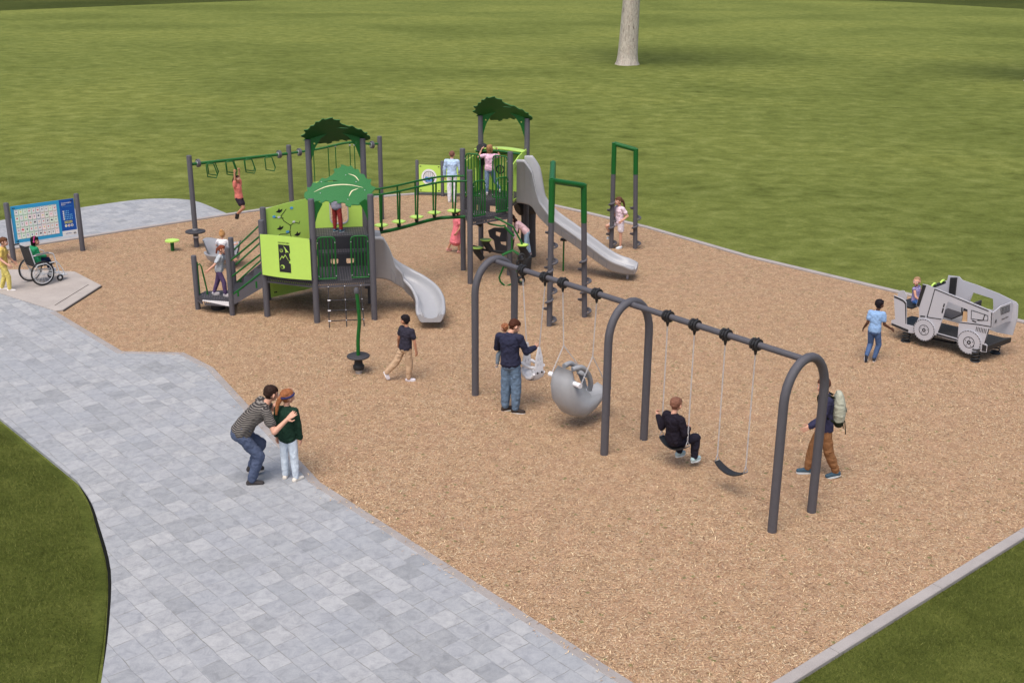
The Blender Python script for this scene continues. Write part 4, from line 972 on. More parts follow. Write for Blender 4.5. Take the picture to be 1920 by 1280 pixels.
# belt swings
def belt(t0, t1, zc, label, nm):
    b_ = thing('belt_swing', label, 'swing', tuple(sw((t0 + t1) / 2, zc)), 'belt swings')
    tm = (t0 + t1) / 2; k = 12; V = []
    for o in (-.075, -.045, .045, .075):
        for i in range(k + 1):
            x = -1 + 2 * i / k; V.append(sw(tm + x * .27, zc - .10 * (1 - x * x) + (0), SW / 2 + o * (1 - .25 * x ** 4)))
    F = [(j * (k + 1) + i, j * (k + 1) + i + 1, (j + 1) * (k + 1) + i + 1, (j + 1) * (k + 1) + i) for j in range(3) for i in range(k)]
    n_ = len(V); ed = [(i, i + 1, n_ + i + 1, n_ + i) for i in range(k)] + [(3 * (k + 1) + i + 1, 3 * (k + 1) + i, n_ + 3 * (k + 1) + i, n_ + 3 * (k + 1) + i + 1) for i in range(k)]
    mb = MB(); mb.add(V + [v - ZV * .018 for v in V], F + [tuple(n_ + x for x in reversed(q)) for q in F] + ed, 0, False); child(mb, 'belt_seat', BLACK, b_)
    for t_, tt, s in ((t0, tm - .27, -1), (t1, tm + .27, 1)):
        tri = sw(tt, zc + .10); chain(sw(t_, zt), tri, b_)
        mb = MB(); mb.tube([tri, sw(tt + .0 * s, zc, SW / 2 - .05), sw(tt, zc, SW / 2 + .05)], .008, 6, closed=True); child(mb, 'triangle_link', STEEL, b_)
    return b_
belt(5.28, 5.83, .45, 'empty black belt swing hanging nearest the end arch of the frame', 1)
belt(4.15, 4.69, .47, 'black belt swing carrying the boy in dark clothes', 2)

# ================================================================== OTHER EQUIPMENT
# overhead ladder
ol = thing('overhead_ladder', 'long green overhead bar with hanging hand loops on three grey posts', 'monkey bars', tuple(T(-2.5, 5.77)))
for u, v in ((-2.5, 5.77), (-.42, 6.86), (1.69, 7.86)): post(u, v, 2.50, .068, ol)
m1, m2, m3 = T(-2.5, 5.77), T(-.42, 6.86), T(1.69, 7.86)
bd = (m2 - m1).normalized(); bn = Vector((-bd.y, bd.x, 0)); BL = (m2 - m1).length
mb = MB(); mb.tube([m1 + ZV * 2.26, m2 + ZV * 2.26], .042, 10); child(mb, 'overhead_bar', GREEN, ol)
mb = MB(); mb.tube(bez([m2 + ZV * 2.26, m2.lerp(m3, .3) + ZV * 2.30, m2.lerp(m3, .65) + ZV * 2.40, m3.lerp(m2, .12) + ZV * 2.30, m3 + ZV * 2.28], 4), .032, 10); child(mb, 'overhead_bar', GREEN, ol)
for P0_, d_ in ((m1 + bd * .24, bd), (m2 - bd * .30, bd), (m2 + (m3 - m2).normalized() * .32, (m3 - m2).normalized()), (m3 - (m3 - m2).normalized() * .26, (m3 - m2).normalized())):
    mb = MB(); mb.tube([P0_ + ZV * 2.27 - d_ * .035, P0_ + ZV * 2.27 + d_ * .035], [.11, .11], 14); mb.tube([P0_ + ZV * 2.27 - d_ * .05, P0_ + ZV * 2.27 + d_ * .05], [.07, .07], 12, 1); child(mb, 'bar_coupling', [POST, STEEL], ol)
for i, (s_, sd_) in enumerate(((.46, -1), (.62, 1), (.98, -1), (1.12, 1), (1.50, -1), (1.62, 1), (2.06, -1))):
    c = m1 + bd * (s_ * BL / 2.9 * 1.06) + bn * (sd_ * .16) + ZV * 2.25; mb = MB()
    mb.tube([c - bn * (sd_ * .16), c], .012, 6)
    mb.tube([c - bd * .07, c - bd * .10 + ZV * -.03, c - bd * .08 - ZV * .34, c + bd * .16 - ZV * .40, c + bd * .20 - ZV * .30, c + bd * .12 - ZV * .03, c + bd * .08], .017, 6, closed=True); child(mb, 'hand_loop', GREEN, ol)
for k, f_ in enumerate((.26, .42, .50, .66, .71)):
    q = m2.lerp(m3, f_) + ZV * (2.30 + .08 * math.sin(math.pi * f_)); mb = MB(); mb.tube([q, q - ZV * 1.75], .015, 6); mb.sphere(q - ZV * .05, .028, 1, 8, 6); child(mb, 'climbing_pole', [GREEN, STEEL], ol)
mb = MB(); mb.lathe(m1, [(.07, .46), (.20, .455), (.265, .45), (.275, .43), (.26, .41), (.07, .38)], 24); child(mb, 'standing_disc', DECK, ol)
mb = MB(); mb.tube([m1 + ZV * .47, m1 + ZV * .52], .078, 14); mb.tube([m1 + ZV * .26, m1 + ZV * .31], .078, 14); child(mb, 'collar', STEEL, ol)
# green stool
c = G(324, 470); st_ = thing('stepping_stool', 'small lime topped stool standing alone left of the grey post with a disc', 'stool', tuple(c))
mb = MB(); mb.tube([c - ZV * .2, c + ZV * .27], .05, 14); child(mb, 'stem', GREEN, st_)
mb = MB(); sq = [(.185 * math.cos(a) * (1 + .07 * math.cos(3 * a)), .185 * math.sin(a) * (1 + .07 * math.cos(3 * a))) for a in [2 * math.pi * i / 24 for i in range(24)]]
mb.prism(sq, lambda a, b_, o: c + Vector((a, b_, .28 + o)), -.015, .015, holes=[ell(.10, .08, .02, .02, 8), ell(-.12, .04, .03, .02, 8), ell(-.04, -.10, .02, .02, 8), ell(.13, -.06, .015, .025, 8)]); child(mb, 'seat', LIME, st_)
# spinner
c = G(673, 699); spn = thing('standing_spinner', 'green bent spinner pole with a black disc in front of the cargo net', 'spinner', tuple(c))
mb = MB(); mb.tube([c + Vector((0, 0, .0)) - ZV * .1, c + ZV * .10], .062, 14); child(mb, 'ground_sleeve', STEEL, spn)
mb = MB(); mb.lathe(c, [(.10, .08), (.11, .12), (.11, .16), (.085, .18), (.075, .28), (.10, .33)], 18); child(mb, 'bearing_hub', BLACK, spn)
mb = MB(); mb.lathe(c, [(.0, .37), (.21, .365), (.225, .35), (.21, .33), (.0, .325)], 28); child(mb, 'standing_disc', DECK, spn)
mb = MB(); mb.tube(bez([c + ZV * .35, c + Vector((.01, 0, .70)), c + Vector((.045, .01, 1.05)), c + Vector((.03, .02, 1.40)), c + Vector((.01, .03, 1.62))], 4), .036, 12); child(mb, 'grip_pole', GREEN, spn)
mb = MB(); q = c + Vector((.01, .03, 1.62)); mb.tube([q - ZV * .02, q + ZV * .04, q + ZV * .08], [.05, .05, .03], 12); child(mb, 'pole_cap', POST, spn)
# arch climbers with spiral steps
def spiral_steps(base_, top_, parent, n, z0, z1):
    d_ = (top_ - base_).normalized()
    for i in range(n):
        q = base_ + (top_ - base_) * ((z0 + (z1 - z0) * i / (n - 1)) / (top_.z - base_.z)); a = i * 2.05 + .4; ex = Vector((math.cos(a), math.sin(a), 0)); ey = Vector((-ex.y, ex.x, 0))
        mb = MB(); pts = [q + ex * (.06 + .085 * math.sin(math.pi * k / 8)) * math.cos((k - 4) / 8 * 2.4) + ey * (.06 + .085 * math.sin(math.pi * k / 8)) * math.sin((k - 4) / 8 * 2.4) + ZV * (.015 * (k - 4)) for k in range(9)]
        mb.tube(pts, [.016, .022, .026, .028, .028, .028, .026, .022, .016], 7); mb.box(q + ex * .085, ex * .045, ey * .05, ZV * .012); child(mb, 'spiral_step', POST, parent)
def leg2(b0, t0, zc, parent):
    d_ = t0 - b0; m_ = b0 + d_ * ((zc - b0.z) / d_.z); mb = MB(); mb.tube([b0 - d_.normalized() * .3, m_], .062, 16); lg = child(mb, 'leg', POST, parent)
    return m_
def arch_climber(legs, label, steps, name='arch_climber', zc=(2.3, 2.3, 2.3)):
    t = thing(name, label, 'climber', tuple(legs[0][0]), 'spiral step arches'); tops = []
    for i, (b0, t0) in enumerate(legs):
        m_ = leg2(b0, t0, zc[i], t); tops.append(t0); spiral_steps(b0, t0, t, *steps[i])
    order = [1, 0, 2][:len(legs)] if len(legs) == 3 else [1, 0]
    for i in range(len(legs)):
        mb = MB(); b0, t0 = legs[i]; d_ = t0 - b0; m_ = b0 + d_ * ((zc[i] - b0.z) / d_.z); mb.tube([m_, t0 + ZV * .03], .066, 14); child(mb, 'upper_leg', GREEN, t)
    for i in range(1, len(legs)):
        mb = MB(); mb.tube([legs[0][1], legs[i][1]], .062, 14); child(mb, 'cross_bar', GREEN, t)
    return t
A0_, B0_ = G(1030, 611), G(1096, 594)
At_ = Vector((A0_.x, A0_.y + .02, 3.18)); Bt_ = Vector((B0_.x - .10, B0_.y - .02, 2.96))
Ct_ = G(1037, 306, 3.22); C0_ = Vector((Ct_.x - .02, Ct_.y, 0))
arch_climber([(A0_, At_), (B0_, Bt_), (C0_, Ct_)], 'taller green topped arch with spiral step posts just behind the swing beam', [(7, .15, 1.45), (6, .15, 1.30), (5, .5, 1.6)], zc=(2.30, 2.15, 2.3))
A0_, B0_ = G(1146, 465), G(1191, 466)
arch_climber([(A0_, Vector((A0_.x - .02, A0_.y, 2.86))), (B0_, Vector((B0_.x - .10, B0_.y, 2.71)))], 'smaller green topped arch around the girl with her hand on her hip', [(6, .15, 1.25), (5, .15, 1.10)], zc=(2.05, 2.05))
# far activity panels
pp = thing('activity_panel', 'pair of low lime activity panels between short grey posts by the back kerb', 'play panel', tuple(G(783, 367)))
q0, q1, q2 = G(783, 366), G(830, 368), G(876, 370)
for q in (q0, q1, q2):
    mb = MB(); mb.tube([q - ZV * .2, q + ZV * 1.15, q + ZV * 1.17], [.055, .055, .04], 14); child(mb, 'post', POST, pp)
def wallw(A, B_):
    d_ = (B_ - A).normalized(); n_ = Vector((d_.y, -d_.x, 0)); return (lambda s, z, o=0.0: Vector((A.x, A.y, 0)) + d_ * s + n_ * o + ZV * z), (B_ - A).length, d_, n_
f, L, d, n = wallw(q0, q1); mb = MB(); mb.prism(rrect(.06, .13, L - .06, 1.02, .03), f, -.012, .012); cx = L / 2 - .02; cz = .62
mb.prism(ell(cx, cz, .26, .27, 24), f, .012, .018, mi=2)
mb.prism(ell(cx, cz, .20, .20, 20), f, .018, .020, holes=[ell(cx, cz, .185, .185, 20)], mi=1)
for i in range(5): mb.prism([(cx - .14 + i * .065, cz), (cx - .128 + i * .065, cz), (cx - .128 + i * .065, cz + .17), (cx - .14 + i * .065, cz + .17)], f, .0205, .0225, mi=1)
mb.prism([(cx - .17, cz - .05), (cx - .10, cz + .02), (cx, cz - .01), (cx + .10, cz + .03), (cx + .15, cz - .06), (cx + .08, cz - .15), (cx - .10, cz - .16)], f, .0205, .0235, mi=3); mb.prism(ell(cx + .0, cz - .07, .035, .035, 8), f, .0235, .0255, mi=1)
for x, z in ((.12, .97), (L - .12, .97), (.12, .18), (L - .12, .18)): mb.prism(ell(x, z, .03, .015, 8), f, .012, .02, mi=1)
child(mb, 'panel', [LIME, BLACK, WHITE, mat('art_blue', (.10, .25, .60), .4)], pp, 'lime panel with a round white picture')
f, L, d, n = wallw(q1, q2); mb = MB(); mb.prism(rrect(.06, .13, L - .06, 1.02, .03), f, -.012, .012)
for s in (.25, L - .12):
    mb.prism([(s, .25), (s + .015, .25), (s + .015, .9), (s, .9)], f, .012, .016, mi=1)
    for z in (.4, .55, .7): mb.prism([(s - .05, z), (s + .07, z), (s + .07, z + .015), (s - .05, z + .015)], f, .0165, .019, mi=1)
for x, z in ((.12, .97), (L - .12, .97), (.12, .18), (L - .12, .18)): mb.prism(ell(x, z, .03, .015, 8), f, .012, .02, mi=1)
child(mb, 'panel', [LIME, BLACK], pp, 'lime panel with black tally marks')
# grey spinner bowl with the seated child
c = G(420, 499); bw = thing('spinner_seat', 'grey bowl shaped spinner seat behind the red haired girl on the platform', 'spinner', tuple(c))
mb = MB(); V = []; k = 22
for i in range(k + 1):
    a = math.pi * (0.98 + 1.05 * i / k) ; 
    for j, (r_, z_) in enumerate(((.16, .12), (.30, .16), (.42, .34), (.50, .62), (.52, .66), (.49, .66), (.39, .36), (.27, .20), (.12, .17))):
        hgt = (1.0 if j in (3, 4, 5) else .55 if j in (2, 6) else 0) * .20 * (math.cos(a - math.pi * 1.1) ** 2)
        V.append(c + Vector((r_ * math.cos(a) * .95, -r_ * math.sin(a) * .85, (z_ + hgt) * .82)))
mb.add(V, [(i * 9 + j, i * 9 + (j + 1) % 9, (i + 1) * 9 + (j + 1) % 9, (i + 1) * 9 + j) for i in range(k) for j in range(9)], 0, True)
V2 = []
for i in range(k + 1):
    a = math.pi * (0.98 + 1.05 * i / k) + math.pi * 1.02
    for j, (r_, z_) in enumerate(((.16, .12), (.30, .14), (.40, .24), (.46, .38), (.48, .42), (.45, .42), (.37, .28), (.27, .20), (.12, .17))): V2.append(c + Vector((r_ * math.cos(a) * 1.0, -r_ * math.sin(a) * .85, z_ * .9)))
mb.add(V2, [(i * 9 + j, i * 9 + (j + 1) % 9, (i + 1) * 9 + (j + 1) % 9, (i + 1) * 9 + j) for i in range(k) for j in range(9)], 0, True)
mb.lathe(c, [(.0, .15), (.2, .13), (.18, .02), (.18, 0)], 18); child(mb, 'bowl', mat('bowl_grey', (.34, .35, .38), .4, .05), bw)
mb = MB(); mb.tube(bez([c + Vector((.22, -.36, .24)), c + Vector((.33, -.32, .42)), c + Vector((.33, -.28, .62)), c + Vector((.26, -.24, .74))], 5), .03, 10); child(mb, 'grip', BLACK, bw)

# ================================================================== SIGN BOARD
sgt = thing('communication_board', 'blue picture communication board between two grey posts', 'sign board', tuple(G(26, 491)))
q0, q1 = G(26.4, 491.3), G(155.3, 470)
for q in (q0, q1):
    mb = MB(); mb.tube([q - ZV * .2, q + ZV * 1.53, q + ZV * 1.555], [.066, .066, .05], 16); child(mb, 'post', POST, sgt)
f, L, d, n = wallw(q0, q1); Z0, Z1 = .48, 1.44; X0, X1 = .09, L - .09
LB = mat('board_blue', lin((52, 158, 208)), .4, .03, bump=0); DB = mat('board_deep_blue', lin((16, 82, 168)), .4, .03, bump=0)
BW = mat('board_white', (.78, .80, .80), .4, .03, bump=0)
mb = MB(); xs_ = X0 + (X1 - X0) * .76
mb.prism([(X0, Z0), (xs_, Z0), (xs_, Z1), (X0, Z1)], f, -.012, .012, mi=0); mb.prism([(xs_, Z0 + .13), (X1, Z0 + .13), (X1, Z1), (xs_, Z1)], f, -.012, .012, mi=1); mb.prism([(xs_, Z0), (X1, Z0), (X1, Z0 + .128), (xs_, Z0 + .128)], f, -.012, .012, mi=2)
gx0, gx1, gz0, gz1 = X0 + .075, xs_ - .075, Z0 + .09, Z1 - .09; cw = (gx1 - gx0) / 10; ch = (gz1 - gz0) / 5; rr = random.Random(4)
lines = [5, 5, 5, 5, 5, 6, 7, 7, 7, 7]
for i in range(10):
    mb.prism([(gx0 + i * cw, gz0), (gx0 + (i + 1) * cw, gz0), (gx0 + (i + 1) * cw, gz1), (gx0 + i * cw, gz1)], f, .0125, .0135, mi=lines[i])
    for j in range(5):
        x = gx0 + i * cw; z = gz0 + j * ch; mb.prism([(x + .005, z + .005), (x + cw - .005, z + .005), (x + cw - .005, z + ch - .005), (x + .005, z + ch - .005)], f, .014, .016, mi=[2, 2, 9, 2, 10][rr.randrange(5)])
        cxx, czz = x + cw / 2, z + ch * .5; s = min(cw, ch) * rr.uniform(.16, .3); k = rr.choice([3, 4, 5, 8]); ic = rr.choice([3, 3, 8, 4, 8, 3, 6, 11, 11])
        mb.prism([(cxx + s * math.cos(a) * rr.uniform(.6, 1.2), czz + s * math.sin(a) * rr.uniform(.5, 1.1)) for a in [2 * math.pi * q_ / k + .3 for q_ in range(k)]], f, .0165, .018, mi=ic)
        mb.prism([(x + cw * .25, z + ch * .86), (x + cw * .75, z + ch * .86), (x + cw * .75, z + ch * .90), (x + cw * .25, z + ch * .90)], f, .0165, .018, mi=8)
for r_, k in enumerate((4, 4, 6, 6, 6)):
    for i in range(k):
        mb.prism(ell(xs_ + .085 + i * .043, Z1 - .31 - r_ * .052, .019 if i == 0 else .013, .022 if i == 0 else .016, 8), f, .0125, .015, mi=2 if i == 0 else 12)
for r_ in range(2):
    for i in range(6): mb.prism(ell(xs_ + .10 + i * .036, Z1 - .585 - r_ * .038, .014, .016, 8), f, .0125, .015, mi=4)
for i, m_ in enumerate((4, 3, 8)): 
    mb.prism(ell(xs_ + .115 + i * .08, Z1 - .70, .033, .036, 12), f, .0125, .015, mi=2); mb.prism(ell(xs_ + .115 + i * .08, Z1 - .70, .016, .02, 6), f, .0155, .017, mi=m_)
for x, z in ((X0 + .05, Z1 - .05), (X0 + .085, Z1 - .05), (X0 + .05, Z0 + .05), (X0 + .085, Z0 + .05), (X1 - .05, Z1 - .05), (X1 - .085, Z1 - .05), (X1 - .05, Z0 + .05), (X1 - .085, Z0 + .05)): mb.prism(ell(x, z, .014, .016, 8), f, .0185, .026, mi=8)
cm = lambda nm, c_: mat(nm, lin(c_), .45, .03, bump=0)
bd_ = child(mb, 'board', [LB, DB, BW, cm('icon_red', (206, 60, 60)), cm('icon_yellow', (214, 206, 70)), cm('line_green', (96, 188, 130)), cm('line_blue', (44, 72, 160)), cm('line_tan', (176, 166, 140)), cm('icon_dark', (40, 40, 60)), cm('cell_mint', (226, 240, 226)), cm('cell_pink', (244, 230, 232)), cm('icon_peach', (226, 196, 168)), cm('dot_blue', (112, 186, 232))], sgt)
put_text('Communication', .055, f(xs_ + .055, Z1 - .105, .014), d, ZV, BW, bd_, .26); put_text('Board', .055, f(xs_ + .055, Z1 - .150, .014), d, ZV, BW, bd_, .10)
for i in range(3): put_text('point to a picture to say it', .016, f(xs_ + .055, Z1 - .19 - i * .025, .014), d, ZV, cm('dot_blue', (112, 186, 232)), bd_, .27, name='small_print') if i < 1 else None
put_text('gametime', .04, f(xs_ + .09, Z0 + .05, .014), d, ZV, DB, bd_, .15)

# ================================================================== SPRING JEEP
jp = thing('spring_jeep', 'pale grey ride-on toy jeep with cut out doors on black springs', 'spring rider', tuple(G(1775, 652)))
JN = Plane((8.54 - .02, 22.2 - .0), (.68, -.733)); jn = -JN.N   # jn points away from the camera, across the vehicle
if jn.y < 0: jn = -jn
def zc_(X, Y): return (1600 + X / 6.0, 500 + Y / 6.0)
def near(pts): return [JN.at(*zc_(*q)) for q in pts]
def nf(a, z, o): return JN.P(a, z) - jn * o          # o>0 towards the viewer's side
FPL = Plane(JN.P0 + jn * .86, JN.A)
def farp(pts): return [FPL.at(*zc_(*q)) for q in pts]
def ffn(a, z, o): return FPL.P(a, z) - jn * o
body = near([(455, 320), (520, 345), (575, 372), (596, 400), (598, 650), (685, 672), (742, 560), (735, 455), (705, 440), (780, 196), (830, 205), (915, 240), (1200, 350), (1540, 490), (1562, 515), (1562, 680), (1530, 700), (1477, 860), (1505, 885), (1495, 962), (1440, 955), (1300, 900), (1165, 840), (930, 770), (620, 742), (425, 655), (427, 600), (470, 590)])
hole = near([(1065, 392), (1285, 482), (1282, 622), (1188, 618), (1172, 808), (945, 745), (1000, 596), (1035, 470)])
mb = MB(); mb.prism(body, nf, -.02, .0, holes=[hole])
nb = child(mb, 'side_panel', PANELG, jp, 'near side panel with an open door cut out')
mb = MB()
for pts in ([(780, 200), (822, 210), (742, 452), (710, 436)], [(430, 632), (620, 708), (618, 735), (430, 655)], [(938, 748), (1165, 815), (1165, 832), (935, 768)], [(1452, 870), (1500, 888), (1490, 955), (1445, 945)], [(755, 548), (808, 552), (808, 566), (750, 562)], [(460, 326), (515, 350), (560, 372), (583, 395), (583, 420), (560, 392), (510, 366), (460, 345)], [(583, 400), (595, 405), (595, 640), (588, 640)]):
    mb.prism(near(pts), nf, .001, .005)
def jstroke(pts, w): stroke(mb, nf, near(pts), w, .001, 0)
jstroke([(918, 252), (830, 566), (990, 590)], .016); jstroke([(918, 252), (1200, 368), (1520, 498)], .016); jstroke([(1190, 624), (1400, 648), (1550, 674)], .016); jstroke([(1550, 674), (1556, 520)], .016)
jstroke([(1330, 488), (1400, 510), (1515, 550), (1513, 605), (1450, 600), (1327, 585), (1330, 488)], .010); jstroke([(1482, 535), (1460, 600)], .018); jstroke([(1340, 605), (1380, 622)], .022); jstroke([(1400, 602), (1455, 602)], .022)
jstroke([(1024, 420), (1015, 450)], .028); jstroke([(1012, 470), (1000, 515)], .030); jstroke([(1525, 700), (1478, 858)], .016)
for i in range(7): jstroke([(1388 + i * 18, 676 + i * 4), (1380 + i * 18, 718 + i * 5)], .012)
child(mb, 'trim_mark', BLACK, nb)
for X, Y, R_ in ((802, 708, 124), (1308, 846, 134)):
    a, z = JN.at(*zc_(X, Y)); a2, z2 = JN.at(*zc_(X, Y + R_)); r_ = z - z2
    mb = MB(); mb.prism(ell(a, z, r_, r_, 40), nf, .006, .030); wh = child(mb, 'wheel', PANELG, jp)
    mb = MB(); nd = 26
    for i in range(nd):
        a0 = 2 * math.pi * i / nd; a1 = a0 + 2 * math.pi / nd * .68
        q = [(a + math.cos(t_) * r_ * .985, z + math.sin(t_) * r_ * .985) for t_ in (a0, (a0 + a1) / 2, a1)] + [(a + math.cos(t_) * r_ * .93, z + math.sin(t_) * r_ * .93) for t_ in (a1, (a0 + a1) / 2, a0)]
        mb.prism(q, nf, .0305, .0335)
    mb.prism(ell(a, z, r_ * .48, r_ * .48, 28), nf, .0305, .0335, holes=[ell(a, z, r_ * .43, r_ * .43, 28)]); mb.prism(ell(a, z, r_ * .17, r_ * .17, 16), nf, .0305, .0355, holes=[ell(a, z, r_ * .08, r_ * .08, 12)])
    for i in range(5): mb.prism(ell(a + r_ * .32 * math.cos(i * 1.257 + .3), z + r_ * .32 * math.sin(i * 1.257 + .3), r_ * .04, r_ * .04, 6), nf, .0305, .0335)
    child(mb, 'wheel_mark', BLACK, wh)
far = farp([(795, 420), (780, 230), (915, 202), (1058, 150), (1068, 98), (1190, 112), (1225, 152), (1400, 210), (1640, 305), (1830, 398), (1852, 430), (1845, 580), (1790, 770), (1620, 740), (1500, 700), (1200, 640), (900, 560)])
fh = farp([(1350, 290), (1570, 360), (1575, 420), (1572, 490), (1480, 470), (1310, 390)])
mb = MB(); mb.prism(far, ffn, -.02, .0, holes=[fh]); child(mb, 'side_panel', PANELG, jp, 'far side panel')
tubf = farp([(500, 300), (530, 268), (570, 270), (600, 330), (590, 430), (500, 400)])
mb = MB(); mb.prism(tubf, ffn, -.02, .0); child(mb, 'rear_panel', PANELG, jp)
mb = MB(); q = farp([(1102, 120), (1172, 120), (1152, 312), (1085, 300)]); mb.prism(q, ffn, .001, .05)
child(mb, 'roof_post', BLACK, jp)
mb = MB(); q = farp([(1308, 320), (1322, 318), (1312, 380), (1298, 372)]); mb.prism(q, ffn, .01, .03); child(mb, 'door_handle', [PANELG], jp)
# cross members: floor, seats, bonnet front
def jp3(X, Y, k):          # a point on the near outline carried k of the way across
    a, z = JN.at(*zc_(X, Y)); return JN.P(a, z) + jn * (.86 * k)
mb = MB()
def slab(pts, th=.03, mi=0):
    pts = [Vector(q) for q in pts]; mb.add(pts + [q - ZV * th for q in pts], [(0, 1, 2, 3), (7, 6, 5, 4), (0, 4, 5, 1), (1, 5, 6, 2), (2, 6, 7, 3), (3, 7, 4, 0)], mi)
slab([jp3(430, 640, .03), jp3(1480, 900, .03), jp3(1480, 900, .97), jp3(430, 640, .97)])
slab([jp3(1480, 900, .0), jp3(1500, 900, .0), jp3(1560, 900, .99), jp3(1470, 900, .99)], .10)
child(mb, 'floor', BLACK, jp)
mb = MB(); slab([jp3(440, 430, .10), jp3(640, 470, .10), jp3(640, 470, .9), jp3(440, 430, .9)], .03); child(mb, 'rear_seat', BLACK, jp)
mb = MB(); slab([jp3(880, 540, .2), jp3(1060, 600, .2), jp3(1060, 600, .8), jp3(880, 540, .8)], .03); child(mb, 'front_seat', DECK, jp)
fr0 = JN.at(*zc_(1562, 590)); Pn = JN.P(fr0[0] - .01, 0); fpl = Plane(Pn, jn)
def gp(X, Y): return fpl.at(*zc_(X, Y))
def gf(a, z, o): return fpl.P(a, z) - (JN.A * -1) * 0 + JN.A * o
gr = [gp(*q) for q in ((1560, 515), (1650, 442), (1770, 396), (1835, 408), (1848, 480), (1842, 585), (1800, 600), (1705, 620), (1640, 650), (1560, 685))]
gr = [(max(-.01, min(.90, a)), z) for a, z in gr]
mb = MB(); mb.prism(gr, gf, .0, .02); gl = child(mb, 'front_panel', PANELG, jp)
mb = MB(); q = [gp(*x) for x in ((1645, 465), (1745, 428), (1745, 498), (1650, 535))]
for i in range(4): stroke(mb, gf, [q[i], q[(i + 1) % 4]], .010, .021, 0)
for i in range(1, 5):
    A = (q[0][0] + (q[3][0] - q[0][0]) * i / 5, q[0][1] + (q[3][1] - q[0][1]) * i / 5); B_ = (q[1][0] + (q[2][0] - q[1][0]) * i / 5, q[1][1] + (q[2][1] - q[1][1]) * i / 5); stroke(mb, gf, [A, B_], .006, .021, 0)
for i in range(1, 6):
    A = (q[0][0] + (q[1][0] - q[0][0]) * i / 6, q[0][1] + (q[1][1] - q[0][1]) * i / 6); B_ = (q[3][0] + (q[2][0] - q[3][0]) * i / 6, q[3][1] + (q[2][1] - q[3][1]) * i / 6); stroke(mb, gf, [A, B_], .005, .0225, 0)
for X, Y in ((1590, 612), (1797, 537)):
    a, z = gp(X, Y); mb.prism(ell(a, z, .05, .05, 4, .785), gf, .021, .024, holes=[ell(a, z, .042, .042, 4, .785)]); mb.prism(ell(a, z, .018, .018, 8), gf, .021, .025)
child(mb, 'grille_mark', BLACK, gl)
a, z = gp(1655, 598); a2, z2 = gp(1730, 570); put_text('GameTime', .05, fpl.P(a, z) + JN.A * .022, jn + ZV * .0, ZV, BLACK, gl, abs(a2 - a))
# steering wheel, windscreen posts with lime grips
mb = MB(); c = jp3(1150, 560, .5); mb.tube(arcpts(c, .14, 0, 2 * math.pi, 16, jn, (ZV * .8 - JN.A * .4).normalized())[:-1], .016, 8, closed=True); mb.tube([c, c + JN.A * .25 - ZV * .12], .018, 8); child(mb, 'steering_wheel', BLACK, jp)
mb = MB(); mb.tube([jp3(850, 240, .1), jp3(850, 240, .75)], .035, 10); child(mb, 'cross_bar', BLACK, jp)
for k_ in (.2, .62):
    mb = MB(); c = jp3(850, 240, k_); mb.tube(arcpts(c + ZV * .0, .075, 0, math.pi, 8, jn, (ZV * .9 + JN.A * .3).normalized()), .022, 8); child(mb, 'grip', LIME, jp)
mb = MB(); c = jp3(1210, 540, .55); mb.box(c, JN.A * .02, jn * .35, ZV * .14); child(mb, 'dashboard', DECK, jp)
mb = MB(); c = jp3(1255, 575, .05); mb.box(c, JN.A * .06, jn * .02, ZV * .12); child(mb, 'side_seat', mat('tan_panel', (.55, .36, .2), .6), jp)
for px, py in ((1698, 640), (1828, 677), (1866, 662), (1745, 628)):
    c = G(px, py); mb = MB(); ht = .30
    mb.tube([c + Vector((.075 * math.cos(a), .075 * math.sin(a), .02 + ht * a / (2 * math.pi * 4.5))) for a in [2 * math.pi * 4.5 * i / 64 for i in range(65)]], .014, 6); mb.lathe(c, [(0, .02), (.10, .02), (.10, 0)], 14); child(mb, 'spring', BLACK, jp)
mb = MB(); c = G(1772, 650); mb.tube([c + Vector((-.3, .25, .35)), c + Vector((-.25, .2, .12)), c + Vector((.15, -.1, .12)), c + Vector((.2, -.15, .3))], .03, 8); child(mb, 'under_frame', BLACK, jp)
# lime grips of the jeep end here

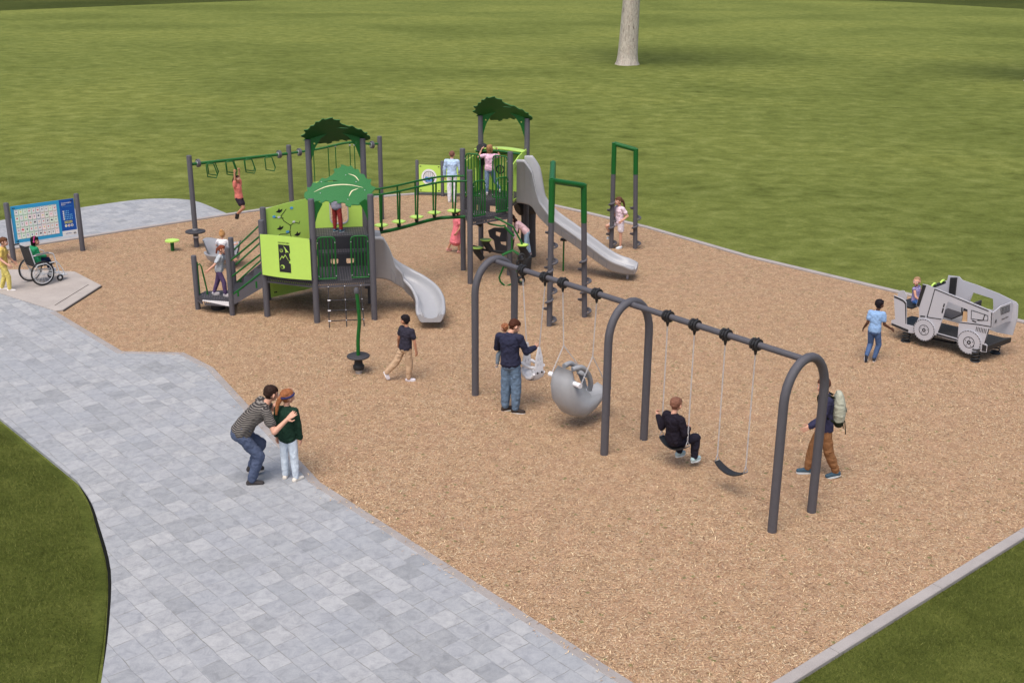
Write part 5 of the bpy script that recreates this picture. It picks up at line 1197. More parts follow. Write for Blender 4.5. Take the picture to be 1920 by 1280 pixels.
# ================================================================== WHEELCHAIR
wn, wf = G(86, 538), G(57.5, 528)
wc = thing('wheelchair', 'black and white wheelchair on the concrete ramp in front of the picture board', 'wheelchair', tuple((wn + wf) / 2))
lat = (wf - wn).normalized(); fw = Vector((lat.y, -lat.x, 0))
if fw.x < 0: fw = -fw
ctr = (wn + wf) / 2; WR = .30; hwid = .29
def wp(f_, l_, z): return ctr + fw * f_ + lat * l_ + ZV * (z + .03)
TYRE = mat('tyre_rubber', (.02, .02, .022), .7); WMET = mat('chair_white', (.62, .64, .66), .35)
for s in (-1, 1):
    mb = MB(); mb.tube(arcpts(wp(0, s * hwid, WR), WR - .02, 0, 2 * math.pi, 36, fw, ZV)[:-1], .020, 8, closed=True); wl = child(mb, 'rear_wheel', TYRE, wc)
    mb = MB(); mb.tube(arcpts(wp(0, s * (hwid + .025), WR), WR - .06, 0, 2 * math.pi, 32, fw, ZV)[:-1], .008, 6, closed=True)
    mb.tube([wp(0, s * (hwid - .02), WR), wp(0, s * (hwid + .02), WR)], .025, 8)
    for i in range(14):
        a = 2 * math.pi * i / 14; mb.tube([wp(0, s * hwid, WR), wp((WR - .035) * math.cos(a), s * hwid, WR + (WR - .035) * math.sin(a))], .003, 4)
    child(mb, 'spokes', WMET, wl)
    mb = MB(); mb.tube(arcpts(wp(.46, s * .22, .085), .065, 0, 2 * math.pi, 18, fw, ZV)[:-1], .020, 8, closed=True); mb.sphere(wp(.46, s * .22, .085), .03, 1, 8, 6); child(mb, 'caster_wheel', [TYRE, WMET], wc)
    mb = MB(); y = s * .23
    mb.tube([wp(-.22, y, .98), wp(-.34, y, .98)], .018, 8, 1)
    mb.tube([wp(-.22, y, .98), wp(-.12, y, .50), wp(-.02, y, .28)], .014, 8); mb.tube([wp(-.16, y, .74), wp(.28, y, .74), wp(.36, y, .70), wp(.40, y, .50), wp(.46, y, .16)], .014, 8); mb.tube([wp(-.12, y, .50), wp(.40, y, .50)], .014, 8); mb.tube([wp(-.05, y, .26), wp(.42, y, .24)], .014, 8)
    mb.tube([wp(.42, y, .50), wp(.54, y, .30), wp(.60, y, .12)], .012, 8); mb.box(wp(.60, s * .13, .12), fw * .07, lat * .07, ZV * .008)
    child(mb, 'frame', [WMET, BLACK], wc)
    mb = MB(); mb.box(wp(.08, s * .23, .755), fw * .16, lat * .025, ZV * .014); child(mb, 'armrest', mat('arm_pad', (.2, .2, .21), .7), wc)
mb = MB(); mb.box(wp(.12, 0, .47), fw * .24, lat * .22, ZV * .02); child(mb, 'seat', BLACK, wc)
mb = MB(); c = wp(-.17, 0, .72); up = (wp(-.22, 0, .98) - wp(-.12, 0, .50)).normalized(); mb.box(c, lat * .22, up * .23, up.cross(lat) * .012); child(mb, 'backrest', BLACK, wc)

# ================================================================== PEOPLE
def V3(*a): return Vector(a)
def remesh_obj(mb, name, m, parent, voxel, smooth=2, noise_amp=0.0, noise_scale=0.08):
    """fuse overlapping closed pieces into one continuous surface"""
    me = mb.mesh(name + '_src', m); ob = bpy.data.objects.new('tmp', me); COL.objects.link(ob)
    r = ob.modifiers.new('r', 'REMESH'); r.mode = 'VOXEL'; r.voxel_size = voxel; r.use_smooth_shade = True
    if noise_amp:
        tx = bpy.data.textures.get('folds%d' % int(noise_scale * 1000)) or bpy.data.textures.new('folds%d' % int(noise_scale * 1000), 'CLOUDS'); tx.noise_scale = noise_scale
        d = ob.modifiers.new('d', 'DISPLACE'); d.texture = tx; d.strength = noise_amp; d.texture_coords = 'LOCAL'; d.mid_level = .5
    s = ob.modifiers.new('s', 'SMOOTH'); s.factor = .5; s.iterations = smooth
    dg = bpy.context.evaluated_depsgraph_get(); m2 = bpy.data.meshes.new_from_object(ob.evaluated_get(dg)); m2.name = name
    bpy.data.objects.remove(ob); bpy.data.meshes.remove(me)
    m2.materials.clear(); m2.materials.append(m); m2.polygons.foreach_set('use_smooth', [True] * len(m2.polygons)); m2.polygons.foreach_set('material_index', [0] * len(m2.polygons))
    o = bpy.data.objects.new(name, m2); COL.objects.link(o); o.parent = parent
    if parent.parent is None and parent.type == 'EMPTY': o.matrix_parent_inverse = Matrix.Translation(-Vector(parent.location))
    return o
def cap(mb, a, b, ra, rb, n=12):
    """tapered capsule, closed"""
    a = Vector(a); b = Vector(b); d = b - a
    if d.length < 1e-6: mb.sphere(a, ra); return
    t = d.normalized(); P = []; R = []
    for k in range(4):
        an = math.pi / 2 * (1 - k / 3.0) if k < 3 else 0
        P.append(a - t * ra * math.sin(an)); R.append(max(.15 * ra, ra * math.cos(an)))
    for k in range(4):
        an = math.pi / 2 * (k / 3.0); P.append(b + t * rb * math.sin(an)); R.append(max(.15 * rb, rb * math.cos(an)))
    Q = [P[0]]; S = [R[0]]
    for p_, r_ in zip(P[1:], R[1:]):
        if (p_ - Q[-1]).length > 1e-4: Q.append(p_); S.append(r_)
    mb.tube(Q, S, n)
def esweep(mb, st, right, n=18):
    """st: list of (point, half width along right, half depth); closed with rounded ends"""
    right = right.normalized(); P = [Vector(s[0]) for s in st]; vs = []
    k = len(P)
    sts = []
    t0 = (P[1] - P[0]).normalized(); t1 = (P[-1] - P[-2]).normalized(); r0 = min(st[0][1:3]); r1 = min(st[-1][1:3])
    sts.append((P[0] - t0 * r0 * .7, st[0][1] * .35, st[0][2] * .35, t0)); sts.append((P[0] - t0 * r0 * .4, st[0][1] * .8, st[0][2] * .8, t0))
    for i in range(k):
        t = (P[min(i + 1, k - 1)] - P[max(0, i - 1)]).normalized(); sts.append((P[i], st[i][1], st[i][2], t))
    sts.append((P[-1] + t1 * r1 * .4, st[-1][1] * .8, st[-1][2] * .8, t1)); sts.append((P[-1] + t1 * r1 * .7, st[-1][1] * .35, st[-1][2] * .35, t1))
    for p_, w, dp, t in sts:
        x = (right - t * right.dot(t)).normalized(); y = t.cross(x)
        for j in range(n):
            a = 2 * math.pi * j / n; c, s = math.cos(a), math.sin(a); vs.append(p_ + x * (w * math.copysign(abs(c) ** .85, c)) + y * (dp * math.copysign(abs(s) ** .85, s)))
    m_ = len(sts)
    mb.add(vs, [(i * n + j, i * n + (j + 1) % n, (i + 1) * n + (j + 1) % n, (i + 1) * n + j) for i in range(m_ - 1) for j in range(n)] + [tuple(range(n - 1, -1, -1)), tuple((m_ - 1) * n + j for j in range(n))], 0, True)

SKINS = {'light': (206, 156, 132), 'tan': (186, 134, 106), 'brown': (116, 76, 54), 'dark': (84, 54, 40)}
def skin_mat(k):
    return mat('skin_' + k, lin(SKINS[k]), .55, .08, 20, bump=.002)
def person(label, at, H, face, pose, skin='light', hair=('short', (60, 40, 28)), top=('tee', (40, 40, 50)), legs=('trousers', (60, 80, 120)), shoe=((225, 225, 228), (235, 235, 235)), anchor='low', headf=None, build=1.0, stripe=None, sscale=60, group=None, extra=None, name='person'):
    """pose: directions in world axes for torso, limbs; face: compass direction of the hips/chest"""
    build *= 1.06
    hd = headf if headf else (.140 if H > 1.5 else .162 if H > 1.15 else .19)
    hdh = H * hd; neck = .027 * H; foot = .042 * H; rest = H - hdh - neck - foot; leg = rest * (.60 if H > .95 else .52); tor = rest - leg
    th, sh = leg * .51, leg * .49; ua, fa = H * .172, H * .142
    F_ = V3(face[0], face[1], 0).normalized(); Rt = V3(F_.y, -F_.x, 0)
    cf = pose.get('chest', face); CFw = V3(cf[0], cf[1], 0).normalized(); CRt = V3(CFw.y, -CFw.x, 0)
    g = lambda k, d: V3(*pose.get(k, d)).normalized()
    up = g('torso', (0, 0, 1)); up2 = g('chest_dir', tuple(up))
    CRt = (CRt - up2 * CRt.dot(up2)).normalized(); CB = CRt.cross(up2) * -1     # forward of chest
    fwd = up2.cross(CRt)
    pel = V3(0, 0, 0); waist = pel + up * tor * .40; chest = waist + up2 * tor * .36; nb = chest + up2 * tor * .24
    sw_ = H * (.106 if H > 1.5 else .092) * build; hw = H * .043 * build
    J = {}
    for s, k in ((1, 'r'), (-1, 'l')):
        J['sh' + k] = nb - up2 * tor * .09 + CRt * (s * sw_) ; J['el' + k] = J['sh' + k] + g('ua_' + k, (s * .2 * Rt.x, s * .2 * Rt.y, -1)) * ua
        J['wr' + k] = J['el' + k] + g('fa_' + k, (F_.x * .2, F_.y * .2, -1)) * fa
        J['hp' + k] = pel + Rt * (s * hw) - up * H * .012; J['kn' + k] = J['hp' + k] + g('th_' + k, (0, 0, -1)) * th; J['an' + k] = J['kn' + k] + g('sh_' + k, (0, 0, -1)) * sh
        fd = g('ft_' + k, tuple(F_)); J['to' + k] = J['an' + k] + fd * H * .085 - ZV * foot * .62; J['he' + k] = J['an' + k] - fd * H * .022 - ZV * foot * .55
        if abs(fd.z) > .3: J['to' + k] = J['an' + k] + fd * H * .095; J['he' + k] = J['an' + k] - fd * H * .02 - ZV * foot * .3
    lowz = min(J['tor'].z, J['tol'].z, J['her'].z, J['hel'].z) - foot * .42
    at = Vector(at)
    if anchor == 'low': off = V3(at.x, at.y, at.z - lowz)
    elif anchor == 'r': off = V3(at.x - J['anr'].x, at.y - J['anr'].y, at.z - lowz)
    elif anchor == 'l': off = V3(at.x - J['anl'].x, at.y - J['anl'].y, at.z - lowz)
    elif anchor == 'pelvis': off = at.copy()
    elif anchor == 'hands': off = at - (J['wrr'] + J['wrl']) / 2
    elif anchor == 'head': off = at - nb
    for k in J: J[k] = J[k] + off
    pel, waist, chest, nb = pel + off, waist + off, chest + off, nb + off
    root = thing(name, label, 'person', (pel.x, pel.y, at.z if anchor not in ('hands', 'pelvis', 'head') else min(v.z for v in J.values())), group)
    # head frame
    hf = pose.get('look', (F_.x, F_.y, 0)); HF = V3(*hf).normalized(); HUP = (g('head_up', (0, 0, 1))); HR = HF.cross(HUP).normalized(); HUP = HR.cross(HF).normalized()
    nk = nb + up2 * neck * .6 + (HF * .12 * hdh) + HUP * neck * .4
    hc = nk + HUP * hdh * .50 + HF * hdh * .06
    hp_ = lambda x, y, z: hc + HR * (x * hdh) + HF * (y * hdh) + HUP * (z * hdh)
    sk = skin_mat(skin); mb = MB()
    # ---- body
    cap(mb, hp_(0, -.06, .12), hp_(0, .02, .10), hdh * .385, hdh * .37, 16); cap(mb, hp_(0, .10, -.05), hp_(0, .16, -.27), hdh * .30, hdh * .17, 14)
    cap(mb, hp_(0, .36, .02), hp_(0, .455, -.10), hdh * .045, hdh * .062, 8); mb.sphere(hp_(0, .33, -.25), hdh * .10, 0, 10, 8)
    for s in (1, -1):
        cap(mb, hp_(.37 * s, -.02, .04), hp_(.385 * s, -.05, -.10), hdh * .075, hdh * .05, 8); cap(mb, hp_(.17 * s, .27, -.12), hp_(.20 * s, .22, -.18), hdh * .12, hdh * .09, 8)
        cap(mb, hp_(.08 * s, .355, .075), hp_(.22 * s, .31, .07), hdh * .035, hdh * .03, 6)
    cap(mb, nb - up2 * neck * .3, hc - HUP * hdh * .2 - HF * hdh * .05, H * .030 * build, H * .027 * build)
    r = H * build
    esweep(mb, [(pel - up * tor * .06, r * .075, r * .058), (pel + up * tor * .12, r * .082, r * .062), (waist, r * .068, r * .052), (chest, r * .084, r * .060), (nb - up2 * tor * .10, r * .078, r * .050), (nb - up2 * tor * .01, r * .036, r * .034)], CRt)
    for k, s in (('r', 1), ('l', -1)):
        cap(mb, J['sh' + k], J['el' + k], r * .029, r * .022); cap(mb, J['el' + k], J['wr' + k], r * .023, r * .0155); cap(mb, nb - up2 * tor * .08, J['sh' + k], r * .028, r * .030)
        cap(mb, J['hp' + k], J['kn' + k], r * .042, r * .031); m_ = J['kn' + k].lerp(J['an' + k], .3); cap(mb, J['kn' + k], m_, r * .030, r * .030); cap(mb, m_, J['an' + k], r * .030, r * .019)
        cap(mb, J['an' + k], J['he' + k], r * .018, r * .017); cap(mb, J['he' + k], J['to' + k], r * .017, r * .013)
        # hand: palm, four unequal fingers of two bones, thumb from the side of the palm
        hdir = g('hd_' + k, tuple(J['wr' + k] - J['el' + k])); ref = g('palm_' + k, tuple(CRt * -s)); pn = (ref - hdir * ref.dot(hdir))
        pn = pn.normalized() if pn.length > .05 else hdir.orthogonal().normalized(); sd_ = hdir.cross(pn).normalized()
        if (sd_.dot(fwd) < 0 and abs(sd_.dot(fwd)) > .2): sd_ = -sd_
        curl = pose.get('curl_' + k, .35); w_ = J['wr' + k]; hl = H * .105
        for q in (-.55, 0, .55): cap(mb, w_ + sd_ * hl * .10 * q, w_ + hdir * hl * .45 + sd_ * hl * .24 * q, hl * .105, hl * .095, 8)
        for i, (q, ln) in enumerate(((.75, .40), (.27, .46), (-.22, .43), (-.70, .34))):
            b0 = w_ + hdir * hl * .46 + sd_ * hl * .25 * q; spd = hdir + sd_ * (.12 * q)
            d1 = (spd * math.cos(curl) + pn * math.sin(curl)).normalized(); d2 = (spd * math.cos(curl * 2.2) + pn * math.sin(curl * 2.2)).normalized()
            b1 = b0 + d1 * hl * ln * .55; cap(mb, b0, b1, hl * .058, hl * .052, 7); cap(mb, b1, b1 + d2 * hl * ln * .55, hl * .052, hl * .042, 7)
        tb = w_ + hdir * hl * .12 + sd_ * hl * .20; t1 = tb + (sd_ * .75 + hdir * .6 + pn * .3).normalized() * hl * .22; cap(mb, tb, t1, hl * .075, hl * .062, 7); cap(mb, t1, t1 + (hdir + pn * .35 + sd_ * .15).normalized() * hl * .2, hl * .060, hl * .048, 7)
    body = remesh_obj(mb, 'body', sk, root, max(.0042, H * .0038), 1)
    # ---- face
    em = mat('eye_white', (.75, .74, .72), .3, .02, bump=0); ed = mat('eye_iris', (.035, .022, .015), .2, .05, bump=0)
    for s in (1, -1):
        mb = MB(); mb.sphere(hp_(.155 * s, .335, .015), hdh * .062, 0, 10, 8); mb.sphere(hp_(.155 * s, .365, .015), hdh * .038, 1, 8, 6); child(mb, 'eye', [em, ed], root)
    hcol = cloth('hair_%d_%d_%d' % hair[1], lin(hair[1]), rough=.6, var=.35)
    mb = MB(); mb.tube([hp_(-.10, .395, -.215), hp_(-.04, .425, -.22), hp_(.04, .425, -.22), hp_(.10, .395, -.215)], [hdh * .012, hdh * .022, hdh * .022, hdh * .012], 6); child(mb, 'mouth', mat('lip', (.36, .12, .10), .5, .05, bump=0), root)
    mb = MB()
    for s in (1, -1): mb.tube([hp_(.07 * s, .375, .10), hp_(.16 * s, .365, .125), hp_(.25 * s, .315, .105)], [hdh * .014, hdh * .018, hdh * .008], 5)
    child(mb, 'eyebrow', hcol, root)
    # ---- hair
    mb = MB(); hs_ = hair[0]
    if hs_ != 'fuzz':
        cap(mb, hp_(0, -.10, .19), hp_(0, .00, .22), hdh * .405, hdh * .36, 16); cap(mb, hp_(0, -.14, .02), hp_(0, -.12, -.12), hdh * .375, hdh * .25, 14)
        for x in (-.16, .0, .15): cap(mb, hp_(x, .20, .34), hp_(x * 1.2 + .03, .30, .235), hdh * .14, hdh * .06, 8)
        for s in (1, -1): cap(mb, hp_(.31 * s, .02, .18), hp_(.335 * s, .06, .02), hdh * .11, hdh * .04, 8)
    else: cap(mb, hp_(0, -.10, .17), hp_(0, -.03, .20), hdh * .395, hdh * .365, 16)
    if hs_ == 'messy':
        rr_ = random.Random(int(H * 1000))
        for _ in range(16): a = rr_.uniform(0, 6.28); e_ = rr_.uniform(.2, 1.4); q = (.38 * math.cos(a) * math.cos(e_), -.08 + .36 * math.sin(a) * math.cos(e_), .2 + .36 * math.sin(e_)); cap(mb, hp_(*q), hp_(q[0] * 1.15, q[1] * 1.15 - .05, q[2] * 1.08), hdh * .12, hdh * .06, 7)
    dn = -ZV
    def tail(p0, d0, ln, r0, r1, k=6, sway=.0):
        q = [p0]; d = Vector(d0).normalized()
        for i in range(k):
            d = (d + dn * .45).normalized(); q.append(q[-1] + d * (ln / k))
        mb.tube(q, [r0 * .6] + [r0 + (r1 - r0) * i / (k - 1) for i in range(k)], 12)
    if hs_ == 'ponytail': cap(mb, hp_(0, -.40, .18), hp_(0, -.52, .16), hdh * .13, hdh * .10); tail(hp_(0, -.44, .15), -HF - HUP * .5, hdh * (hair[2] if len(hair) > 2 else 1.1), hdh * .17, hdh * .07)
    if hs_ == 'bun': mb.sphere(hp_(0, -.25, .56), hdh * .22, 0, 12, 10)
    if hs_ == 'bob':
        for s in (1, -1): cap(mb, hp_(.27 * s, -.10, .05), hp_(.27 * s, -.06, -.36), hdh * .20, hdh * .15)
        cap(mb, hp_(0, -.25, .0), hp_(0, -.24, -.40), hdh * .26, hdh * .20)
    if hs_ == 'long':
        for s in (1, -1): cap(mb, hp_(.24 * s, -.14, .0), hp_(.22 * s, -.20, -.50), hdh * .20, hdh * .13)
        tail(hp_(0, -.26, .0), -HF * .4 - HUP, hdh * (hair[2] if len(hair) > 2 else 1.5), hdh * .30, hdh * .15)
    if hs_ == 'plait':
        tail(hp_(.0, -.30, -.10), -HF * .3 - HUP, hdh * 1.5, hdh * .13, hdh * .07)
    remesh_obj(mb, 'hair', hcol, root, max(.0055, H * .0052), 1, hdh * .05, hdh * .12)
    # ---- clothes
    kind, tc = top[0], top[1]; tm = cloth('cloth_%d_%d_%d' % tc + ('s' if stripe else ''), lin(tc), lin(stripe) if stripe else None, sscale)
    o = H * .007 + .003; mb = MB(); hem = -.02 if kind in ('tee', 'long') else -.10
    if kind == 'tank': hem = -.06
    lo = pel + up * tor * hem
    st = [(lo, r * .086 + o, r * .066 + o), (pel + up * tor * .10, r * .087 + o, r * .066 + o), (waist, r * .073 + o, r * .057 + o), (chest, r * .087 + o, r * .062 + o), (nb - up2 * tor * .11, r * .082 + o, r * .052 + o), (nb - up2 * tor * .045, r * .046 + o, r * .040 + o)]
    if kind == 'baggy': st = [(pel + up * tor * (-.10 if H < 1.6 else .02), r * .100, r * .080), (pel + up * tor * .12, r * .096, r * .078)] + [(a, b_ * 1.06, c_ * 1.08) for a, b_, c_ in st[2:]]
    if kind == 'dress':
        kv = (J['knr'] + J['knl']) / 2 - ZV * H * .02; st = [(kv, r * .135, r * .125), (pel.lerp(kv, .5), r * .118, r * .105), (pel, r * .095, r * .078)] + st[2:]
    esweep(mb, st, CRt)
    for k in 'rl':
        cap(mb, nb - up2 * tor * .09, J['sh' + k], r * .026 + o, r * .031 + o)
        if kind in ('tee', 'dress'): cap(mb, J['sh' + k], J['sh' + k].lerp(J['el' + k], .55), r * .031 + o, r * .032 + o)
        elif kind in ('long', 'baggy', 'jacket'):
            e_ = (1.12 if kind == 'jacket' else 1.0); cap(mb, J['sh' + k], J['el' + k], (r * .030 + o) * e_, (r * .026 + o) * e_); cap(mb, J['el' + k], J['wr' + k].lerp(J['el' + k], .08), (r * .026 + o) * e_, (r * .021 + o) * e_)
    tname = {'tee': 't_shirt', 'long': 'jumper', 'baggy': 'jumper', 'jacket': 'jacket', 'tank': 'vest_top', 'dress': 'dress'}[kind]
    remesh_obj(mb, tname, tm, root, max(.006, H * .0055), 2, H * .017, H * .045)
    lk, lc = legs[0], legs[1]
    if lk != 'none':
        lm = cloth('cloth_%d_%d_%d' % lc, lin(lc), var=.3); mb = MB()
        esweep(mb, [(pel - up * tor * .10, r * .078 + o * .6, r * .062 + o * .6), (pel + up * tor * .12, r * .083 + o * .6, r * .064 + o * .6), (pel + up * tor * .24, r * .078 + o * .6, r * .060 + o * .6)], Rt)
        ol_ = {'trousers': 1.16, 'slim': 1.04, 'loose': 1.3, 'shorts': 1.22}[lk]
        for k in 'rl':
            a, b_, c_ = J['hp' + k], J['kn' + k], J['an' + k]
            if lk == 'shorts': cap(mb, a, a.lerp(b_, .55), r * .047 * 1.05 + o, r * .044 * ol_ * .95 + o)
            else:
                cap(mb, a, b_, r * .044 + o, r * .033 * ol_ + o); m_ = b_.lerp(c_, .35); cap(mb, b_, m_, r * .032 * ol_ + o, r * .031 * ol_ + o); cap(mb, m_, c_.lerp(b_, .05), r * .031 * ol_ + o, r * .022 * ol_ + o)
        remesh_obj(mb, 'shorts' if lk == 'shorts' else 'trousers', lm, root, max(.006, H * .0055), 2, H * (.016 if lk != 'slim' else .008), H * .04)
    # ---- shoes
    sm_ = cloth('shoe_%d_%d_%d' % shoe[0], lin(shoe[0]), rough=.6, var=.15); so = mat('sole_%d_%d_%d' % shoe[1], lin(shoe[1]), .6, .08)
    for k in 'rl':
        mb = MB(); a, h_, t_ = J['an' + k], J['he' + k], J['to' + k]
        cap(mb, a.lerp(h_, .35), h_, r * .024 + .004, r * .022 + .004); cap(mb, h_, t_, r * .021 + .004, r * .018 + .004); cap(mb, a.lerp(h_, .5), h_.lerp(t_, .75), r * .022 + .003, r * .020 + .003)
        so_ = remesh_obj(mb, 'shoe', sm_, root, max(.006, H * .0055), 1)
        mb = MB(); d_ = (t_ - h_); dh = d_.normalized(); sr_ = dh.cross(ZV).normalized(); dw = sr_.cross(dh) * -1
        if dw.z > 0: dw = -dw
        cs = (h_ + t_) / 2 + dw * (r * .017 + .003); ol2 = d_.length / 2 + r * .020; wv = r * .024 + .004
        pl_ = [(ol2 * math.cos(an) if abs(math.cos(an)) < .99 else ol2 * math.copysign(1, math.cos(an)), wv * math.sin(an) * (1.08 if math.cos(an) > 0 else .9)) for an in [2 * math.pi * i / 16 for i in range(16)]]
        mb.prism(pl_, lambda x, y, o_, cs=cs, dh=dh, sr_=sr_, dw=dw: cs + dh * x + sr_ * y + dw * o_, -.006 * H, .010 * H); child(mb, 'sole', so, so_)
    return root, J, dict(nb=nb, chest=chest, waist=waist, pel=pel, up=up2, fwd=fwd, right=CRt, hc=hc, HF=HF, HR=HR, HUP=HUP, hdh=hdh)
LOW = -1
# 1 girl in yellow walking in from the left edge
person('girl in yellow top and yellow trousers with a brown ponytail walking along the left edge', G(13, 545), 1.30, (1, .15), dict(
    torso=(.08, 0, 1), th_r=(.36, 0, -1), sh_r=(-.05, 0, -1), th_l=(-.10, 0, -1), sh_l=(-.35, 0, -1), ua_r=(-.05, -.15, -1), fa_r=(.75, -.15, -.5), ua_l=(.2, .2, -1), fa_l=(.5, .1, -.6), look=(1, .1, -.15)),
    'light', ('ponytail', (96, 62, 42), 1.5), ('tee', (214, 184, 100)), ('slim', (216, 198, 112)), ((228, 224, 224), (236, 236, 236)), anchor='low')
# 2 child in wheelchair
_, _j, Qw = person('child with black hair and a green shirt sitting in the wheelchair', wp(.05, 0, .575), 1.12, tuple(fw)[:2], dict(
    torso=(-.12 * fw.x, -.12 * fw.y, 1), th_r=(fw.x, fw.y, -.08), th_l=(fw.x, fw.y, -.08), sh_r=(fw.x * .25, fw.y * .25, -1), sh_l=(fw.x * .25, fw.y * .25, -1), ua_r=(fw.x * .3, fw.y * .3, -1), ua_l=(fw.x * .3, fw.y * .3, -1),
    fa_r=(fw.x, fw.y, -.25), fa_l=(fw.x, fw.y, -.25), look=(.95, .15, -.1)), 'tan', ('bob', (22, 16, 18)), ('baggy', (48, 150, 102)), ('trousers', (34, 44, 74)), ((220, 220, 224), (230, 230, 230)), anchor='pelvis')
mb = MB(); hh = Qw['hdh']; hq = lambda x, y, z: Qw['hc'] + Qw['HR'] * (x * hh) + Qw['HF'] * (y * hh) + Qw['HUP'] * (z * hh)
mb.tube([hq(.44 * math.cos(a), -.03, .10 + .50 * math.sin(a)) for a in [math.pi * i / 12 for i in range(13)]], hh * .05, 8); mb.sphere(hq(.44, -.02, .02), hh * .11); mb.sphere(hq(-.44, -.02, .02), hh * .11); child(mb, 'pink_headband', cloth('band_pink', lin((196, 70, 130))), _)
# 3 red haired girl striding on the platform
person('red haired girl in grey t-shirt and purple trousers stepping along the low platform', T(-1.68, 1.02, .345), 1.16, (1, .05), dict(
    torso=(.16, 0, 1), th_r=(.42, -.05, -1), sh_r=(.05, 0, -1), th_l=(-.25, 0, -1), sh_l=(-.38, 0, -1), ua_r=(-.55, -.3, -.8), fa_r=(-.75, -.25, -.6), ua_l=(.4, .3, -.8), fa_l=(.8, 0, .2), look=(1, -.1, -.1)),
    'light', ('ponytail', (120, 62, 42), .8), ('tee', (178, 184, 190)), ('slim', (88, 72, 106)), ((190, 182, 186), (200, 195, 195)))
# 4 child in the bowl
person('small blond child in a white shirt with a top bun sitting in the grey bowl', G(420, 499) + V3(-.02, .12, .36), 1.05, (.1, 1), dict(
    torso=(0, -.08, 1), th_r=(.35, 1, .05), th_l=(-.2, 1, .05), sh_r=(.1, .3, -.6), sh_l=(0, .3, -.6), ua_r=(.5, .3, -.7), fa_r=(.5, .4, .1), ua_l=(-.4, .4, -.7), fa_l=(-.1, 1, -.1)),
    'light', ('bun', (186, 140, 92)), ('tee', (228, 226, 230)), ('trousers', (120, 66, 60)), anchor='pelvis')
# 5 hanging girl
hb = m1 + bd * (1.12 * BL / 2.9 * 1.06) + V3(.10, 0, 1.95)
person('girl in coral t-shirt and dark shorts hanging from the overhead hand loops', hb + V3(.03, -.05, 0), 1.22, (.75, -.35), dict(
    torso=(-.06, 0, 1), ua_r=(.10, -.06, 1), fa_r=(.02, .02, 1), ua_l=(-.06, .05, 1), fa_l=(.06, .0, 1), th_r=(.50, -.15, -.9), sh_r=(-.75, .1, -.7), th_l=(.30, -.05, -1), sh_l=(-.75, .1, -.75), ft_r=(-.25, .1, -1), ft_l=(-.25, .1, -1), curl_r=1.2, curl_l=1.2, look=(.8, -.3, .25), hd_r=(0, 0, 1), hd_l=(0, 0, 1)),
    'tan', ('ponytail', (44, 26, 24), .8), ('tee', (214, 124, 112)), ('shorts', (52, 44, 56)), ((40, 38, 48), (30, 30, 34)), anchor='hands')
# 6 child under the leaf roof
person('child in grey jumper and red trousers on the upper deck under the leaf roof', T(.46, 1.62, 1.53), 1.18, (.5, 1), dict(
    th_r=(.12, 0, -1), sh_r=(.03, 0, -1), th_l=(-.04, .1, -1), sh_l=(-.02, 0, -1), ua_r=(.1, .3, -1), fa_r=(.2, .8, -.3), ua_l=(-.1, .3, -1), fa_l=(.1, .8, -.3)),
    'light', ('short', (70, 46, 32)), ('baggy', (142, 140, 156)), ('slim', (148, 56, 54)), ((70, 96, 110), (220, 224, 226)))
# 7 person by the far panels
person('woman in pale blue jumper and white trousers standing at the far lime panels', G(848, 379), 1.62, (.15, 1), dict(
    th_r=(.03, 0, -1), sh_r=(0, 0, -1), th_l=(-.05, 0, -1), ua_r=(.32, .1, -1), fa_r=(-.1, .6, -.5), ua_l=(-.22, .1, -1), fa_l=(-.02, .3, -1)),
    'light', ('short', (120, 84, 72)), ('baggy', (178, 202, 232)), ('slim', (224, 226, 234)), ((196, 190, 188), (220, 220, 220)))
# 8 girl on the far tower with hands at her head
person('girl in pink top with her hands raised to her hat on the far tower', T(3.58, 3.26, 1.875), 1.22, (-.2, 1), dict(
    torso=(0, 0, 1), th_r=(.30, .25, -1), sh_r=(.55, .1, -1), th_l=(-.02, 0, -1), sh_l=(0, 0, -1), ua_r=(.42, .35, -.15), fa_r=(-.40, .05, 1), ua_l=(-.42, .35, -.15), fa_l=(.40, .05, 1), look=(.5, .8, .1)),
    'light', ('bob', (150, 112, 76)), ('tee', (226, 184, 204)), ('slim', (126, 146, 176)), ((196, 184, 190), (214, 208, 210)))
# 9 girl in pink dress behind the posts
person('girl in pink dress walking behind the tall grey posts of the far tower', G(856, 473), 1.16, (.85, .5), dict(
    torso=(.08, 0, 1), th_r=(.15, -.05, -1), sh_r=(-.02, 0, -1), th_l=(-.32, 0, -1), sh_l=(-.48, 0, -.9), ua_r=(.15, -.2, -1), fa_r=(-.35, -.2, -.5), ua_l=(-.2, .2, -1), fa_l=(.5, .2, -.2)),
    'tan', ('short', (60, 38, 34)), ('dress', (228, 126, 136)), ('none', (0, 0, 0)), ((206, 150, 140), (210, 160, 150)))
# 10 climbing girl
person('girl in pink top and pale jeans with long dark hair leaning onto the green climber', G(986, 478, .40), 1.20, (-1, -.15), dict(
    torso=(-.72, -.10, .85), chest_dir=(-.85, -.12, .62), th_r=(.12, 0, -1), sh_r=(.25, .1, -1), th_l=(-.05, .1, -1), sh_l=(.12, .2, -1), ua_r=(-.10, -.12, -1), fa_r=(-.35, -.08, -1), ua_l=(-.15, .05, -1), fa_l=(-.3, -.1, -1), look=(-1, -.3, -.5), hd_r=(-1, 0, -.15), hd_l=(-1, 0, -.1)),
    'light', ('long', (44, 26, 24), 2.2), ('long', (232, 196, 204)), ('slim', (158, 184, 210)), ((120, 110, 124), (190, 180, 186)))
